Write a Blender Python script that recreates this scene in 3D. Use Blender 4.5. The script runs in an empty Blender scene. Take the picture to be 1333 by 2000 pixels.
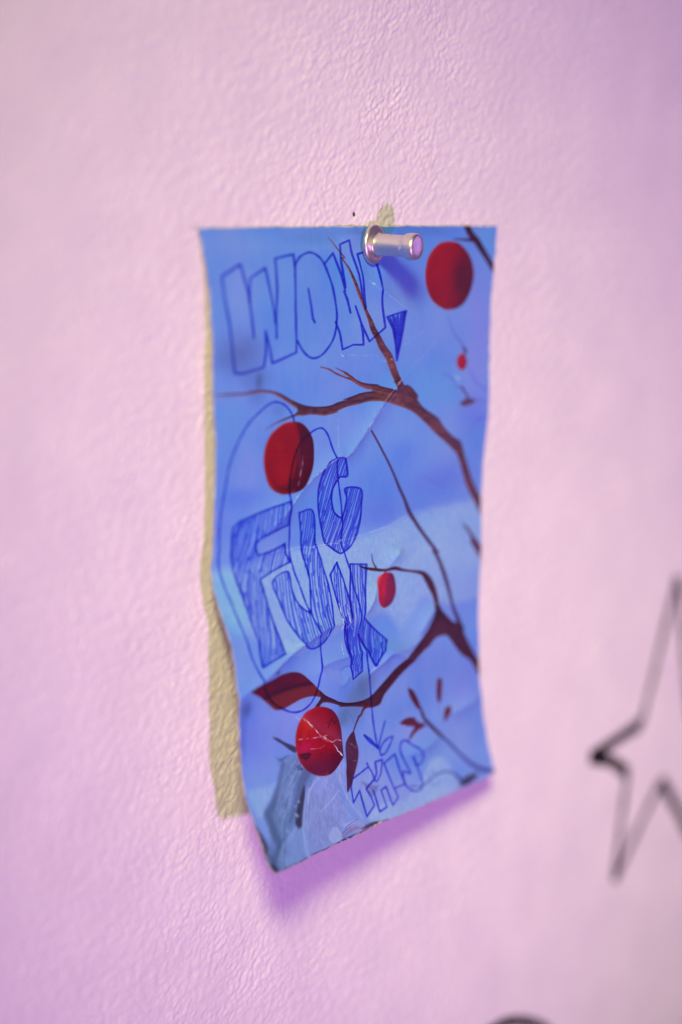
import bpy, math
import numpy as np
from mathutils import Vector, Matrix

# ------------------------------------------------------------------ camera, world, light, exposure
MM = 0.001
sc = bpy.context.scene
C = sc.collection
CAMP = Vector([-620.831, -485.047, 138.919]) * MM
CAMD = Vector([0.776039, 0.606308, -0.173648])
cam = bpy.data.cameras.new('camera')
cam.sensor_fit = 'VERTICAL'; cam.sensor_height = 36; cam.lens = 107.64
cam.clip_start = 0.05; cam.clip_end = 20
cam.dof.use_dof = True; cam.dof.focus_distance = 790.88 * MM; cam.dof.aperture_fstop = 3.6
camo = bpy.data.objects.new('camera', cam); C.objects.link(camo)
camo.location = CAMP
R_, U_ = Vector([0.621979, -0.781336, 0.051541]), Vector([0.104428, 0.148003, 0.983458])
camo.rotation_euler = Matrix((R_, U_, -CAMD)).transposed().to_euler()
sc.camera = camo

w = bpy.data.worlds.new('World'); sc.world = w; w.use_nodes = True
bg = w.node_tree.nodes['Background']
bg.inputs[0].default_value = (.62,.36,.90) + (1,); bg.inputs[1].default_value = 0.17

def area(name, direction, dist, size, power, col, sy=None):
    l = bpy.data.lights.new(name, 'AREA'); l.energy = power; l.color = col
    l.shape = 'RECTANGLE' if sy else 'DISK'; l.size = size
    if sy: l.size_y = sy
    o = bpy.data.objects.new(name, l); C.objects.link(o)
    v = Vector(direction).normalized()
    o.location = v * dist
    o.rotation_euler = (-v).to_track_quat('-Z', 'Y').to_euler()
    return o
def spot(name, pos, aim, radius, power, col, cone):
    l = bpy.data.lights.new(name, 'SPOT'); l.energy = power; l.color = col
    l.shadow_soft_size = radius; l.spot_size = math.radians(cone); l.spot_blend = 1.0
    o = bpy.data.objects.new(name, l); C.objects.link(o)
    o.location = Vector(pos); o.rotation_euler = (Vector(aim) - Vector(pos)).to_track_quat('-Z', 'Y').to_euler()
    return o
spot('room_lamp', Vector((-.675, -.52, .525)) * 1.4, (.052, 0, -.028), .18, 170, (1.0,.98,.42), 15.2)
spot('purple_lamp', Vector((-.325, -.880, -.325)) * 1.1, (.034, 0, -.006), .034, 25, (.86,.41,1.0), 33.5)
area('violet_pin_fill', (0.9213, -0.3852, -0.0528), 1.1, 0.16, 0.6, (0.62, 0.30, 1.0))  # added fill, placed to reflect violet in the pin's end face

sc.view_settings.view_transform = 'Standard'; sc.view_settings.look = 'None'
sc.view_settings.exposure = 0.0; sc.view_settings.gamma = 1.0

# ------------------------------------------------------------------ traced measurements (card units 1/10000, wall units mm)
GRID=[-6240,-50,7622,-6181,-69,7427,-6118,-88,7232,-6069,-106,7037,-6022,-125,6841,-5974,-144,6645,-5942,-163,6450,-5913,-181,6254,-5884,-200,6058,-5869,-217,5862,-5858,-235,5667,-5848,-252,5471,-5837,-270,5275,-5835,-288,5080,-5832,-305,4884,-5830,-322,4689,-5831,-337,4493,-5827,-347,4295,-5819,-354,4098,-5812,-361,3900,-5804,-368,3701,-5794,-375,3503,-5783,-382,3304,-5772,-389,3105,-5760,-396,2906,-5748,-403,2706,-5737,-410,2506,-5725,-417,2306,-5713,-424,2106,-5699,-429,1905,-5681,-431,1703,-5662,-432,1501,-5642,-432,1298,-5629,-433,1095,-5618,-434,893,-5607,-434,690,-5596,-435,487,-5586,-436,284,-5586,-437,82,-5586,-437,-120,-5587,-438,-322,-5625,-439,-521,-5651,-442,-720,-5676,-469,-915,-5691,-534,-1106,-5722,-611,-1292,-5706,-689,-1484,-5688,-767,-1676,-5670,-845,-1869,-5644,-921,-2062,-5602,-984,-2261,-5542,-1031,-2464,-5477,-1075,-2670,-5463,-1119,-2868,-5462,-1163,-3065,-5481,-1207,-3258,-5504,-1251,-3451,-5519,-1289,-3646,-5489,-1315,-3851,-5463,-1332,-4056,-5446,-1350,-4261,-5429,-1367,-4465,-5414,-1384,-4670,-5400,-1401,-4875,-5384,-1419,-5080,-5367,-1436,-5286,-5356,-1458,-5489,-5364,-1498,-5686,-5374,-1554,-5880,-5386,-1613,-6072,-5378,-1672,-6268,-5366,-1731,-6464,-5343,-1790,-6663,-5293,-1854,-6865,-5264,-1936,-7061,-5252,-2029,-7250,-5245,-2124,-7438,-5244,-2218,-7625,-5242,-2312,-7812,-5210,-2406,-8004,-5084,-2500,-8216,-5781,-50,7612,-5724,-69,7417,-5665,-88,7222,-5618,-107,7027,-5573,-125,6832,-5529,-144,6636,-5498,-163,6441,-5472,-182,6246,-5445,-200,6051,-5431,-218,5856,-5423,-236,5660,-5413,-253,5465,-5403,-271,5270,-5401,-288,5075,-5399,-306,4879,-5397,-323,4684,-5399,-339,4489,-5396,-350,4292,-5390,-357,4095,-5384,-365,3897,-5376,-372,3700,-5367,-380,3502,-5357,-387,3303,-5346,-395,3105,-5335,-402,2906,-5324,-409,2707,-5314,-417,2508,-5303,-424,2308,-5292,-431,2109,-5280,-437,1908,-5264,-439,1707,-5246,-440,1505,-5228,-441,1303,-5216,-442,1101,-5206,-443,899,-5196,-444,697,-5186,-445,495,-5176,-445,293,-5176,-446,91,-5175,-447,-111,-5176,-448,-313,-5212,-448,-511,-5238,-453,-709,-5267,-484,-903,-5284,-549,-1093,-5314,-623,-1279,-5298,-698,-1471,-5281,-773,-1664,-5264,-848,-1856,-5238,-921,-2050,-5197,-981,-2248,-5139,-1027,-2451,-5076,-1068,-2656,-5062,-1110,-2854,-5060,-1152,-3051,-5078,-1193,-3245,-5100,-1235,-3438,-5115,-1273,-3632,-5087,-1298,-3836,-5061,-1316,-4041,-5043,-1332,-4246,-5025,-1347,-4450,-5009,-1363,-4655,-4993,-1379,-4860,-4976,-1395,-5065,-4958,-1411,-5271,-4944,-1430,-5475,-4947,-1466,-5673,-4953,-1519,-5867,-4963,-1576,-6060,-4953,-1632,-6256,-4939,-1688,-6454,-4914,-1744,-6653,-4862,-1806,-6856,-4830,-1884,-7052,-4817,-1974,-7242,-4807,-2065,-7431,-4803,-2156,-7619,-4799,-2247,-7807,-4766,-2338,-8000,-4642,-2429,-8212,-5317,-50,7600,-5263,-69,7406,-5207,-88,7212,-5162,-107,7017,-5120,-126,6823,-5079,-145,6628,-5051,-164,6433,-5026,-182,6238,-5002,-201,6043,-4990,-219,5849,-4983,-237,5654,-4974,-254,5459,-4965,-272,5264,-4963,-289,5070,-4961,-307,4875,-4960,-324,4680,-4963,-340,4485,-4962,-352,4289,-4957,-361,4093,-4951,-369,3896,-4944,-377,3698,-4936,-384,3501,-4927,-392,3303,-4917,-400,3105,-4906,-408,2907,-4897,-415,2708,-4887,-423,2510,-4877,-431,2311,-4867,-438,2112,-4857,-444,1912,-4843,-446,1712,-4827,-448,1511,-4811,-449,1309,-4799,-450,1108,-4790,-451,907,-4781,-453,706,-4771,-454,504,-4762,-455,302,-4761,-455,101,-4761,-456,-101,-4760,-457,-302,-4795,-458,-500,-4822,-463,-697,-4854,-497,-890,-4873,-562,-1079,-4901,-635,-1266,-4886,-707,-1458,-4869,-779,-1650,-4853,-851,-1842,-4829,-921,-2035,-4789,-978,-2233,-4733,-1022,-2436,-4672,-1061,-2641,-4657,-1101,-2839,-4655,-1140,-3035,-4672,-1180,-3229,-4692,-1219,-3422,-4707,-1256,-3617,-4682,-1282,-3820,-4656,-1299,-4024,-4637,-1313,-4229,-4618,-1328,-4433,-4601,-1343,-4638,-4584,-1357,-4843,-4565,-1372,-5048,-4545,-1386,-5253,-4528,-1403,-5458,-4526,-1435,-5658,-4529,-1484,-5853,-4536,-1538,-6046,-4524,-1592,-6243,-4508,-1646,-6441,-4481,-1699,-6640,-4427,-1758,-6844,-4393,-1832,-7041,-4378,-1919,-7232,-4366,-2007,-7421,-4360,-2095,-7610,-4353,-2182,-7799,-4319,-2270,-7993,-4196,-2358,-8204,-4848,-50,7589,-4798,-69,7396,-4744,-88,7202,-4703,-107,7008,-4663,-126,6814,-4625,-145,6619,-4599,-164,6425,-4577,-183,6231,-4554,-202,6037,-4545,-220,5843,-4539,-237,5649,-4530,-255,5454,-4522,-272,5260,-4521,-290,5066,-4519,-307,4871,-4518,-325,4677,-4523,-341,4483,-4523,-354,4287,-4519,-363,4091,-4514,-372,3895,-4508,-380,3699,-4501,-388,3502,-4492,-397,3304,-4483,-405,3107,-4473,-413,2909,-4464,-421,2712,-4455,-429,2514,-4446,-436,2315,-4438,-444,2117,-4429,-450,1918,-4417,-453,1719,-4403,-455,1518,-4388,-457,1318,-4378,-458,1117,-4370,-460,917,-4362,-461,716,-4353,-462,515,-4343,-463,314,-4343,-464,113,-4342,-465,-88,-4341,-466,-289,-4374,-466,-486,-4401,-474,-683,-4437,-511,-874,-4457,-575,-1062,-4484,-645,-1249,-4469,-714,-1441,-4453,-783,-1633,-4438,-853,-1825,-4416,-920,-2018,-4377,-975,-2216,-4323,-1016,-2418,-4264,-1054,-2622,-4249,-1091,-2820,-4247,-1129,-3016,-4262,-1166,-3210,-4282,-1203,-3403,-4296,-1239,-3597,-4273,-1265,-3799,-4247,-1281,-4003,-4227,-1295,-4208,-4208,-1308,-4412,-4190,-1321,-4616,-4171,-1335,-4821,-4151,-1348,-5026,-4129,-1361,-5232,-4110,-1376,-5437,-4103,-1404,-5637,-4101,-1450,-5833,-4106,-1501,-6027,-4092,-1552,-6224,-4074,-1603,-6422,-4045,-1654,-6622,-3990,-1710,-6827,-3954,-1780,-7024,-3936,-1863,-7216,-3922,-1948,-7406,-3913,-2033,-7596,-3904,-2118,-7785,-3868,-2203,-7980,-3747,-2288,-8191,-4375,-50,7578,-4328,-69,7385,-4277,-88,7191,-4238,-107,6998,-4202,-126,6804,-4166,-145,6610,-4143,-164,6417,-4123,-183,6223,-4103,-202,6030,-4094,-220,5836,-4090,-238,5643,-4083,-255,5449,-4075,-273,5255,-4074,-290,5061,-4073,-308,4867,-4073,-325,4673,-4078,-342,4480,-4079,-356,4285,-4077,-366,4090,-4073,-374,3894,-4068,-383,3698,-4060,-392,3502,-4053,-400,3305,-4044,-409,3108,-4035,-417,2911,-4027,-425,2714,-4019,-433,2517,-4011,-441,2319,-4003,-449,2122,-3997,-456,1924,-3987,-460,1725,-3975,-462,1525,-3961,-463,1325,-3952,-465,1125,-3945,-467,926,-3938,-468,726,-3929,-469,
525,-3920,-470,324,-3920,-471,124,-3918,-472,-76,-3917,-473,-276,-3948,-474,-473,-3976,-483,-669,-4015,-523,-859,-4036,-586,-1047,-4062,-653,-1233,-4047,-720,-1425,-4032,-787,-1617,-4018,-853,-1808,-3997,-918,-2001,-3961,-970,-2199,-3908,-1010,-2400,-3851,-1045,-2604,-3837,-1081,-2801,-3835,-1116,-2998,-3849,-1152,-3191,-3867,-1187,-3385,-3881,-1221,-3579,-3860,-1248,-3780,-3835,-1264,-3983,-3814,-1276,-4187,-3793,-1288,-4391,-3774,-1300,-4595,-3754,-1312,-4800,-3732,-1324,-5005,-3709,-1335,-5210,-3688,-1348,-5416,-3676,-1373,-5617,-3671,-1415,-5814,-3673,-1463,-6009,-3657,-1512,-6206,-3636,-1561,-6405,-3605,-1609,-6605,-3548,-1661,-6810,-3510,-1728,-7008,-3491,-1808,-7200,-3474,-1890,-7392,-3463,-1972,-7582,-3451,-2053,-7772,-3414,-2135,-7967,-3295,-2217,-8179,-3897,-50,7566,-3853,-69,7374,-3806,-88,7181,-3769,-107,6988,-3735,-126,6795,-3702,-145,6601,-3682,-164,6408,-3664,-183,6215,-3646,-202,6022,-3640,-220,5829,-3637,-238,5636,-3630,-255,5443,-3623,-273,5249,-3623,-290,5056,-3622,-307,4863,-3622,-325,4669,-3628,-342,4476,-3631,-356,4282,-3629,-367,4087,-3626,-376,3892,-3622,-385,3697,-3615,-394,3501,-3608,-403,3305,-3600,-412,3109,-3592,-420,2912,-3584,-429,2716,-3577,-437,2519,-3570,-445,2322,-3564,-453,2125,-3559,-460,1928,-3551,-464,1729,-3541,-467,1531,-3529,-469,1331,-3521,-470,1132,-3515,-472,933,-3509,-474,734,-3500,-475,534,-3491,-476,334,-3491,-478,134,-3489,-479,-65,-3487,-479,-265,-3516,-480,-462,-3546,-492,-657,-3587,-534,-845,-3609,-596,-1033,-3633,-660,-1220,-3619,-724,-1411,-3605,-788,-1603,-3593,-852,-1794,-3574,-914,-1987,-3539,-965,-2183,-3489,-1002,-2385,-3434,-1036,-2588,-3421,-1070,-2785,-3418,-1103,-2981,-3431,-1137,-3175,-3448,-1170,-3368,-3462,-1203,-3562,-3442,-1229,-3762,-3417,-1245,-3965,-3396,-1256,-4168,-3374,-1267,-4372,-3354,-1277,-4576,-3333,-1288,-4781,-3309,-1299,-4986,-3285,-1309,-5191,-3261,-1320,-5397,-3245,-1341,-5599,-3236,-1380,-5797,-3235,-1426,-5992,-3217,-1472,-6190,-3194,-1518,-6389,-3162,-1564,-6590,-3103,-1613,-6795,-3063,-1676,-6994,-3042,-1753,-7187,-3022,-1831,-7379,-3008,-1910,-7570,-2994,-1989,-7761,-2955,-2067,-7957,-2838,-2146,-8168,-3414,-50,7554,-3373,-69,7362,-3329,-88,7169,-3295,-107,6977,-3264,-126,6784,-3234,-145,6592,-3216,-164,6399,-3201,-183,6207,-3185,-201,6014,-3180,-220,5821,-3179,-237,5629,-3173,-255,5436,-3167,-272,5243,-3166,-289,5050,-3166,-306,4858,-3166,-324,4664,-3172,-341,4472,-3176,-356,4278,-3176,-367,4084,-3174,-377,3890,-3170,-386,3695,-3164,-395,3500,-3158,-404,3304,-3150,-413,3109,-3142,-422,2913,-3136,-431,2717,-3130,-439,2521,-3124,-448,2324,-3118,-456,2128,-3116,-463,1931,-3109,-467,1734,-3101,-470,1536,-3091,-472,1337,-3084,-474,1139,-3079,-476,940,-3074,-478,742,-3065,-480,542,-3057,-481,343,-3056,-482,144,-3054,-483,-55,-3052,-484,-255,-3079,-485,-451,-3111,-499,-644,-3154,-543,-832,-3176,-603,-1019,-3199,-665,-1206,-3185,-727,-1397,-3173,-788,-1589,-3162,-850,-1780,-3145,-909,-1972,-3112,-958,-2168,-3064,-993,-2369,-3012,-1025,-2571,-2999,-1057,-2768,-2996,-1089,-2964,-3008,-1121,-3158,-3024,-1152,-3351,-3037,-1183,-3544,-3019,-1209,-3744,-2996,-1225,-3946,-2973,-1235,-4149,-2951,-1245,-4353,-2930,-1254,-4557,-2907,-1264,-4761,-2882,-1273,-4966,-2856,-1282,-5171,-2831,-1292,-5377,-2810,-1310,-5580,-2797,-1345,-5779,-2793,-1388,-5974,-2773,-1431,-6173,-2748,-1475,-6372,-2714,-1518,-6573,-2654,-1565,-6779,-2611,-1624,-6979,-2588,-1697,-7172,-2567,-1773,-7365,-2550,-1848,-7556,-2533,-1924,-7748,-2493,-1999,-7945,-2378,-2075,-8156,-2927,-50,7542,-2888,-69,7350,-2848,-88,7158,-2817,-107,6966,-2788,-126,6774,-2761,-144,6582,-2745,-163,6390,-2732,-182,6198,-2718,-201,6006,-2716,-219,5814,-2716,-236,5622,-2710,-253,5430,-2705,-271,5237,-2705,-288,5045,-2705,-305,4853,-2705,-322,4660,-2712,-338,4468,-2717,-354,4275,-2717,-366,4082,-2716,-376,3888,-2713,-385,3693,-2707,-395,3499,-2701,-404,3304,-2694,-413,3109,-2687,-422,2914,-2682,-431,2718,-2677,-440,2523,-2671,-448,2327,-2667,-457,2131,-2666,-464,1935,-2662,-469,1739,-2655,-472,1541,-2646,-474,1344,-2641,-476,1146,-2637,-478,948,-2633,-480,750,-2624,-482,552,-2616,-483,353,-2616,-485,154,-2613,-486,-44,-2610,-487,-243,-2636,-488,-439,-2669,-504,-631,-2714,-549,-818,-2736,-608,-1005,-2758,-668,-1192,-2745,-727,-1383,-2734,-786,-1574,-2725,-845,-1764,-2710,-902,-1956,-2679,-949,-2152,-2634,-982,-2352,-2584,-1013,-2554,-2572,-1043,-2750,-2569,-1073,-2946,-2580,-1103,-3139,-2595,-1133,-3332,-2608,-1162,-3526,-2590,-1188,-3724,-2569,-1204,-3926,-2546,-1213,-4129,-2523,-1222,-4332,-2500,-1230,-4536,-2477,-1238,-4740,-2451,-1246,-4945,-2423,-1254,-5150,-2396,-1262,-5355,-2372,-1277,-5559,-2354,-1309,-5759,-2347,-1349,-5955,-2325,-1390,-6153,-2298,-1431,-6353,-2262,-1473,-6555,-2201,-1516,-6760,-2156,-1572,-6961,-2131,-1641,-7155,-2107,-1714,-7348,-2088,-1787,-7540,-2068,-1859,-7733,-2027,-1932,-7930,-1915,-2004,-8140,-2434,-50,7529,-2399,-69,7338,-2361,-87,7146,-2333,-106,6955,-2307,-125,6763,-2283,-143,6571,-2269,-162,6380,-2258,-181,6188,-2247,-199,5997,-2246,-217,5805,-2247,-234,5614,-2242,-251,5422,-2237,-268,5230,-2237,-285,5038,-2238,-302,4846,-2239,-319,4654,-2245,-335,4462,-2251,-351,4270,-2252,-364,4077,-2251,-374,3883,-2249,-384,3689,-2244,-393,3495,-2239,-403,3301,-2232,-412,3106,-2226,-421,2911,-2221,-430,2717,-2217,-439,2522,-2212,-447,2326,-2208,-456,2131,-2209,-463,1936,-2207,-468,1740,-2202,-471,1543,-2195,-474,1346,-2191,-476,1149,-2188,-478,952,-2185,-480,754,-2177,-482,556,-2169,-484,358,-2168,-485,160,-2166,-486,-38,-2162,-487,-237,-2186,-489,-432,-2221,-508,-624,-2267,-554,-809,-2288,-611,-996,-2310,-668,-1183,-2298,-725,-1374,-2288,-782,-1565,-2281,-839,-1755,-2268,-893,-1946,-2240,-938,-2142,-2197,-970,-2341,-2150,-998,-2542,-2138,-1027,-2739,-2135,-1056,-2934,-2147,-1084,-3127,-2161,-1112,-3320,-2173,-1140,-3514,-2156,-1165,-3712,-2136,-1181,-3912,-2113,-1190,-4115,-2089,-1197,-4318,-2066,-1205,-4522,-2041,-1212,-4726,-2013,-1219,-4930,-1985,-1225,-5136,-1956,-1232,-5341,-1928,-1245,-5546,-1906,-1272,-5746,-1896,-1310,-5943,-1873,-1349,
-6142,-1843,-1388,-6342,-1805,-1426,-6544,-1743,-1467,-6750,-1696,-1519,-6951,-1669,-1585,-7146,-1643,-1655,-7340,-1621,-1725,-7533,-1599,-1794,-7726,-1556,-1864,-7923,-1446,-1933,-8134,-1937,-50,7516,-1904,-68,7326,-1870,-87,7134,-1844,-105,6943,-1821,-124,6752,-1799,-142,6561,-1788,-160,6370,-1779,-179,6179,-1770,-197,5987,-1770,-214,5796,-1773,-231,5605,-1769,-248,5414,-1764,-265,5222,-1764,-282,5030,-1765,-298,4839,-1766,-315,4647,-1772,-331,4455,-1778,-347,4263,-1781,-360,4071,-1781,-370,3878,-1779,-380,3685,-1775,-390,3491,-1770,-399,3297,-1764,-409,3103,-1757,-418,2908,-1753,-427,2714,-1750,-436,2519,-1746,-444,2325,-1743,-453,2130,-1746,-460,1935,-1746,-466,1740,-1743,-469,1544,-1737,-471,1347,-1734,-474,1151,-1732,-476,954,-1730,-478,757,-1722,-480,559,-1715,-482,362,-1713,-483,164,-1711,-484,-34,-1706,-485,-232,-1730,-488,-427,-1766,-509,-617,-1813,-556,-803,-1834,-611,-989,-1854,-666,-1176,-1843,-721,-1367,-1835,-775,-1557,-1830,-830,-1747,-1819,-882,-1938,-1794,-924,-2133,-1754,-955,-2332,-1710,-982,-2533,-1699,-1009,-2729,-1696,-1036,-2924,-1707,-1063,-3117,-1720,-1090,-3310,-1732,-1116,-3503,-1716,-1141,-3701,-1697,-1157,-3901,-1674,-1165,-4103,-1649,-1172,-4306,-1625,-1178,-4509,-1599,-1184,-4713,-1571,-1190,-4918,-1541,-1195,-5123,-1511,-1201,-5328,-1479,-1211,-5534,-1453,-1235,-5735,-1441,-1270,-5932,-1415,-1307,-6132,-1383,-1343,-6333,-1344,-1379,-6535,-1281,-1417,-6741,-1232,-1466,-6943,-1203,-1529,-7138,-1174,-1596,-7333,-1150,-1663,-7527,-1125,-1729,-7721,-1082,-1796,-7919,-974,-1862,-8129,-1434,-50,7504,-1405,-68,7313,-1373,-86,7122,-1350,-104,6932,-1329,-122,6741,-1311,-140,6550,-1302,-158,6359,-1295,-176,6168,-1287,-194,5978,-1289,-211,5787,-1293,-228,5596,-1290,-244,5405,-1285,-261,5214,-1286,-277,5022,-1286,-293,4831,-1287,-309,4639,-1294,-325,4448,-1300,-341,4257,-1303,-354,4065,-1304,-365,3872,-1302,-375,3679,-1298,-384,3486,-1294,-394,3292,-1288,-403,3098,-1282,-412,2904,-1279,-421,2710,-1276,-430,2516,-1272,-439,2322,-1271,-447,2128,-1275,-455,1933,-1277,-460,1739,-1276,-464,1543,-1272,-467,1347,-1269,-469,1151,-1268,-472,955,-1267,-474,759,-1260,-476,561,-1253,-477,364,-1251,-479,167,-1248,-480,-30,-1243,-481,-228,-1266,-484,-423,-1304,-508,-612,-1351,-555,-797,-1371,-608,-984,-1391,-661,-1171,-1381,-713,-1361,-1375,-766,-1551,-1372,-818,-1741,-1363,-869,-1932,-1341,-909,-2126,-1304,-938,-2325,-1263,-964,-2524,-1253,-990,-2720,-1251,-1015,-2915,-1261,-1041,-3108,-1274,-1066,-3301,-1285,-1091,-3494,-1270,-1114,-3692,-1252,-1131,-3891,-1230,-1139,-4093,-1204,-1144,-4295,-1179,-1150,-4499,-1153,-1155,-4702,-1123,-1159,-4907,-1091,-1164,-5112,-1060,-1169,-5317,-1025,-1177,-5523,-995,-1197,-5725,-980,-1230,-5923,-952,-1264,-6123,-919,-1298,-6324,-877,-1332,-6527,-813,-1367,-6733,-763,-1413,-6936,-732,-1473,-7132,-701,-1536,-7327,-674,-1600,-7522,-648,-1664,-7717,-603,-1728,-7915,-497,-1792,-8125,-927,-50,7491,-900,-68,7301,-871,-85,7110,-851,-103,6920,-832,-120,6730,-817,-138,6539,-810,-155,6349,-805,-173,6159,-799,-190,5968,-803,-207,5778,-808,-223,5588,-804,-239,5397,-800,-255,5206,-801,-271,5015,-801,-287,4824,-802,-303,4633,-809,-318,4442,-815,-333,4251,-819,-347,4059,-820,-358,3867,-819,-367,3674,-815,-377,3481,-811,-387,3288,-805,-396,3095,-800,-405,2901,-797,-414,2708,-794,-423,2514,-792,-431,2320,-791,-439,2126,-797,-447,1933,-801,-453,1739,-801,-456,1544,-799,-459,1348,-797,-462,1153,-798,-464,957,-798,-466,762,-790,-468,565,-783,-470,368,-782,-471,171,-779,-473,-26,-773,-474,-223,-795,-479,-417,-834,-504,-606,-881,-551,-790,-901,-602,-977,-920,-653,-1164,-911,-703,-1354,-907,-754,-1544,-907,-804,-1733,-901,-852,-1923,-881,-891,-2117,-847,-919,-2315,-809,-943,-2514,-801,-968,-2709,-799,-992,-2904,-809,-1016,-3097,-821,-1040,-3289,-832,-1063,-3483,-818,-1086,-3679,-802,-1103,-3878,-779,-1111,-4079,-754,-1116,-4282,-728,-1120,-4485,-700,-1124,-4688,-669,-1128,-4892,-637,-1132,-5097,-604,-1135,-5303,-567,-1141,-5508,-533,-1159,-5712,-515,-1189,-5910,-485,-1221,-6110,-450,-1252,-6312,-407,-1284,-6515,-342,-1317,-6721,-290,-1359,-6924,-257,-1416,-7121,-224,-1477,-7317,-195,-1538,-7512,-166,-1599,-7708,-120,-1660,-7906,-17,-1721,-8116,-414,-50,7478,-390,-67,7288,-364,-84,7099,-346,-101,6909,-330,-118,6719,-317,-135,6529,-312,-152,6339,-309,-169,6149,-306,-186,5959,-310,-202,5769,-317,-218,5579,-313,-234,5389,-309,-249,5198,-310,-264,5007,-310,-279,4817,-311,-295,4626,-317,-309,4435,-323,-324,4244,-328,-338,4053,-329,-349,3862,-328,-358,3670,-325,-368,3477,-320,-377,3284,-315,-387,3091,-310,-395,2898,-308,-404,2705,-306,-413,2512,-304,-421,2318,-304,-429,2125,-312,-437,1932,-317,-443,1738,-319,-446,1544,-318,-449,1349,-318,-452,1154,-319,-454,959,-320,-457,764,-313,-458,568,-306,-460,372,-305,-462,176,-301,-463,-21,-295,-464,-218,-316,-470,-411,-357,-498,-599,-403,-544,-783,-422,-593,-970,-441,-642,-1157,-434,-691,-1347,-432,-739,-1536,-434,-787,-1725,-431,-834,-1915,-414,-871,-2108,-383,-897,-2305,-349,-920,-2503,-342,-944,-2698,-341,-967,-2892,-351,-989,-3085,-363,-1012,-3278,-373,-1034,-3471,-359,-1056,-3667,-345,-1073,-3865,-323,-1081,-4065,-297,-1085,-4268,-271,-1089,-4470,-243,-1092,-4673,-210,-1095,-4878,-177,-1098,-5082,-143,-1101,-5287,-104,-1105,-5493,-66,-1120,-5697,-44,-1147,-5896,-14,-1176,-6097,24,-1206,-6298,68,-1236,-6502,134,-1266,-6708,187,-1305,-6912,222,-1359,-7109,257,-1417,-7305,289,-1475,-7501,320,-1534,-7697,367,-1592,-7896,466,-1650,-8105,104,-50,7465,125,-66,7276,148,-83,7086,164,-99,6896,178,-116,6707,188,-132,6517,191,-148,6327,193,-164,6138,194,-181,5948,188,-196,5758,181,-212,5569,184,-227,5378,188,-241,5188,188,-256,4997,188,-271,4807,187,-285,4616,181,-299,4426,175,-314,4235,171,-327,4044,169,-338,3853,170,-348,3661,173,-357,3469,177,-366,3276,182,-375,3083,188,-384,2890,189,-392,2698,191,-401,2505,192,-409,2311,192,-417,2118,182,-424,1926,175,-430,1733,171,-434,1539,171,-437,1344,170,-439,1150,167,-442,955,166,-444,760,172,-446,564,179,-448,368,181,-449,173,185,-450,-24,192,-451,-221,171,-459,-413,129,-488,-601,84,-534,-785,66,
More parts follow.
